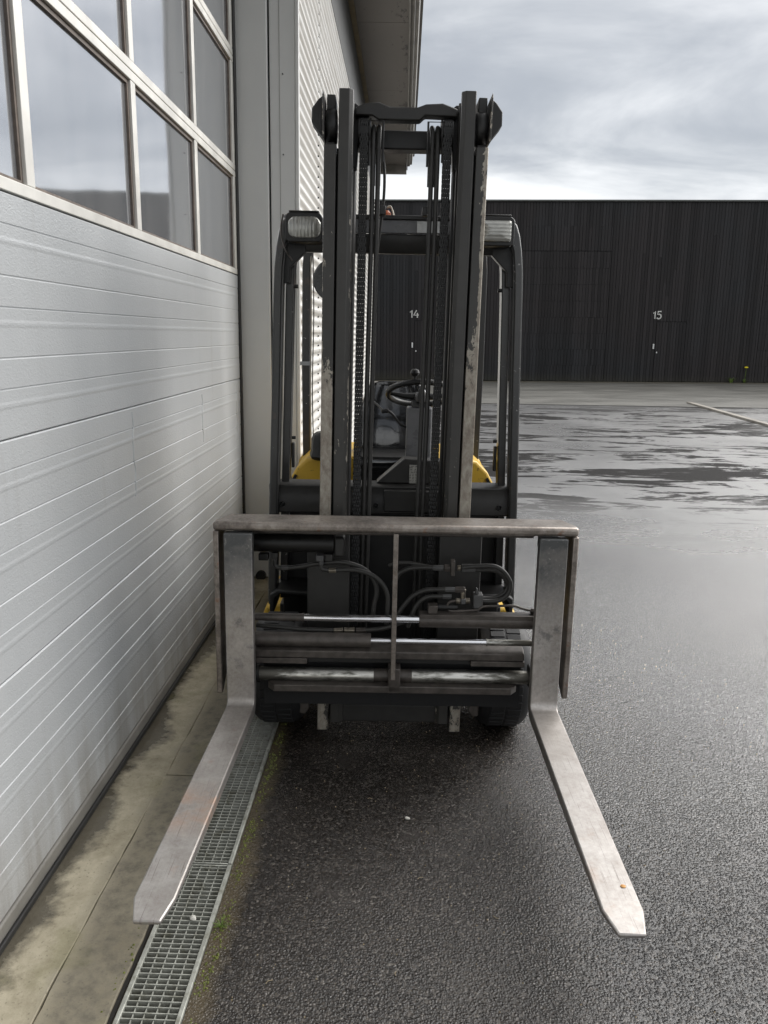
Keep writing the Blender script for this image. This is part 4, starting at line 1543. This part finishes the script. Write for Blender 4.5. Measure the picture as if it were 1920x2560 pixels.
blob('pebble', (.052, 2.31, .001), (.010, .007, .008), 'pebble_white', 'cream pebble on dark asphalt between the forks', 'pebble', None, 3)
blob('pebble', (-.545, 1.815, .008), (.012, .008, .010), 'pebble_white', 'cream pebble lying on the grate beside the left fork tip', 'pebble', None, 5)
lf = MB()
lf.loft([[(.007 * k * math.cos(2 * math.pi * i / 10), .006 * k * math.sin(2 * math.pi * i / 10), zz) for i in range(10)] for k, zz in ((.8, 0), (1, .001), (.5, .0022))])
o = lf.build('leaf', 'leaf_orange')
o.location = (.575, 1.66, .2835)
tag(o, 'small round orange leaf stuck on the right fork near its tip', 'leaf')
# bits of straw and grit
rnd = random.Random(21)
STRAW = [(.09, 2.02), (-.21, 2.62), (-.30, 1.62), (.30, 1.87), (.02, 1.66), (-.08, 2.42)]
SLAB = ['pale straw on the asphalt just in front of the cream pebble', 'pale straw on the asphalt below the mast foot', 'pale straw on the asphalt near the grass tuft',
        'pale straw on the asphalt beside the right fork blade', 'pale straw on the asphalt nearest the camera', 'pale straw on the asphalt left of the cream pebble']
for (x, y), lb in zip(STRAW, SLAB):
    a = rnd.uniform(0, 3.1)
    l = rnd.uniform(.006, .011)
    o = MB().tube([(-l, 0, .002), (-.2 * l, .003, .003), (l, 0, .002)], .0009, 6).build('straw', 'twig_tan')
    o.location = (x, y, 0)
    o.rotation_euler.z = a
    tag(o, lb, 'straw', 'straws scattered on the asphalt')
gr = MB()
for k in range(900):
    x = rnd.uniform(-.40, 1.6)
    y = rnd.uniform(1.45, 4.2)
    r_ = rnd.choice((.0012, .0016, .0022, .003))
    a = rnd.uniform(0, 3)
    q = [(x + r_ * math.cos(a + t), y + r_ * math.sin(a + t), 0.0) for t in (0, 2.1, 4.2)]
    gr.add(q + [(x, y, r_ * 1.1)], [(0, 1, 3), (1, 2, 3), (2, 0, 3)])
tag(gr.build('grit', 'twig_tan', smooth=False), 'pale grit strewn over the asphalt', kind='stuff')
# moss along both sides of the drain
ms = MB()
for k in range(1500):
    side = rnd.random() < .72
    y = rnd.uniform(1.35, 3.2)
    dens = .5 + .5 * math.sin(y * 9.0) * math.sin(y * 23 + 1)
    if rnd.random() > dens * (1.0 if side else .55):
        continue
    x = (-.462 + rnd.gauss(0, .010)) if side else (-.672 + rnd.gauss(0, .006))
    z0 = .0 if side else .011
    r_ = rnd.uniform(.0015, .0045)
    a = rnd.uniform(0, 3)
    q = [(x + r_ * math.cos(a + t), y + r_ * math.sin(a + t), z0) for t in (0, 1.57, 3.14, 4.71)]
    top = (x + rnd.uniform(-.002, .002), y + rnd.uniform(-.002, .002), z0 + r_ * rnd.uniform(.7, 1.5))
    ms.add(q + [top], [(0, 1, 4), (1, 2, 4), (2, 3, 4), (3, 0, 4)])
tag(ms.build('moss', 'moss', smooth=False), 'yellow-green moss in the joints along the drain', kind='stuff')


def tuft(loc, nbl, h, sp_, label, seed, name='grass_tuft', cat='grass'):
    rn = random.Random(seed)
    m_ = MB()
    for k in range(nbl):
        a = rn.uniform(0, 6.28)
        l = h * rn.uniform(.5, 1.1)
        w = h * .035
        o_ = rn.uniform(0, sp_ * .25)
        bx, by = o_ * math.cos(a), o_ * math.sin(a)
        dx, dy = math.cos(a), math.sin(a)
        rings = []
        for t in (0, .4, .75, 1):
            out = sp_ * t * t * rn.uniform(.7, 1.1)
            zz_ = l * (t - .25 * t * t * t)
            ww = w * (1 - t) + .0003
            rings.append([(bx + dx * out - dy * ww, by + dy * out + dx * ww, zz_), (bx + dx * out + dy * ww, by + dy * out - dx * ww, zz_), (bx + dx * (out + .0008), by + dy * (out + .0008), zz_ - .0008)])
        m_.loft(rings)
    o = m_.build(name, 'grass_green')
    o.location = loc
    return tag(o, label, cat)


tuft((-.462, 1.80, 0), 22, .022, .024, 'small green grass tuft in the joint beside the drain grate', 4)
tuft((11.2, 26.9, gz(11.2, 26.9) + .012), 40, .26, .22, 'low green weed at the foot of the timber warehouse', 8, 'weed', 'weed')
for (x, zf, lb, sd) in ((11.66, .50, 'taller yellow-flowered weed against the timber warehouse', 1), (13.0, .40, 'shorter yellow-flowered weed against the timber warehouse', 2)):
    rt_ = tuft((x, 26.92, gz(x, 26.92) + .012), 18, .22, .16, lb, 40 + sd, 'flowering_weed', 'weed')
    MB().tube([(0, 0, 0), (.01, -.01, zf * .6), (.0, -.03, zf)], .006, 6).build('stem', 'grass_green', rt_)
    MB().lathe([(-.01, .02), (0, .06), (.03, .065), (.045, .02)], 'z', (0, -.03, zf), 10).build('flower', 'flower_yellow', rt_)
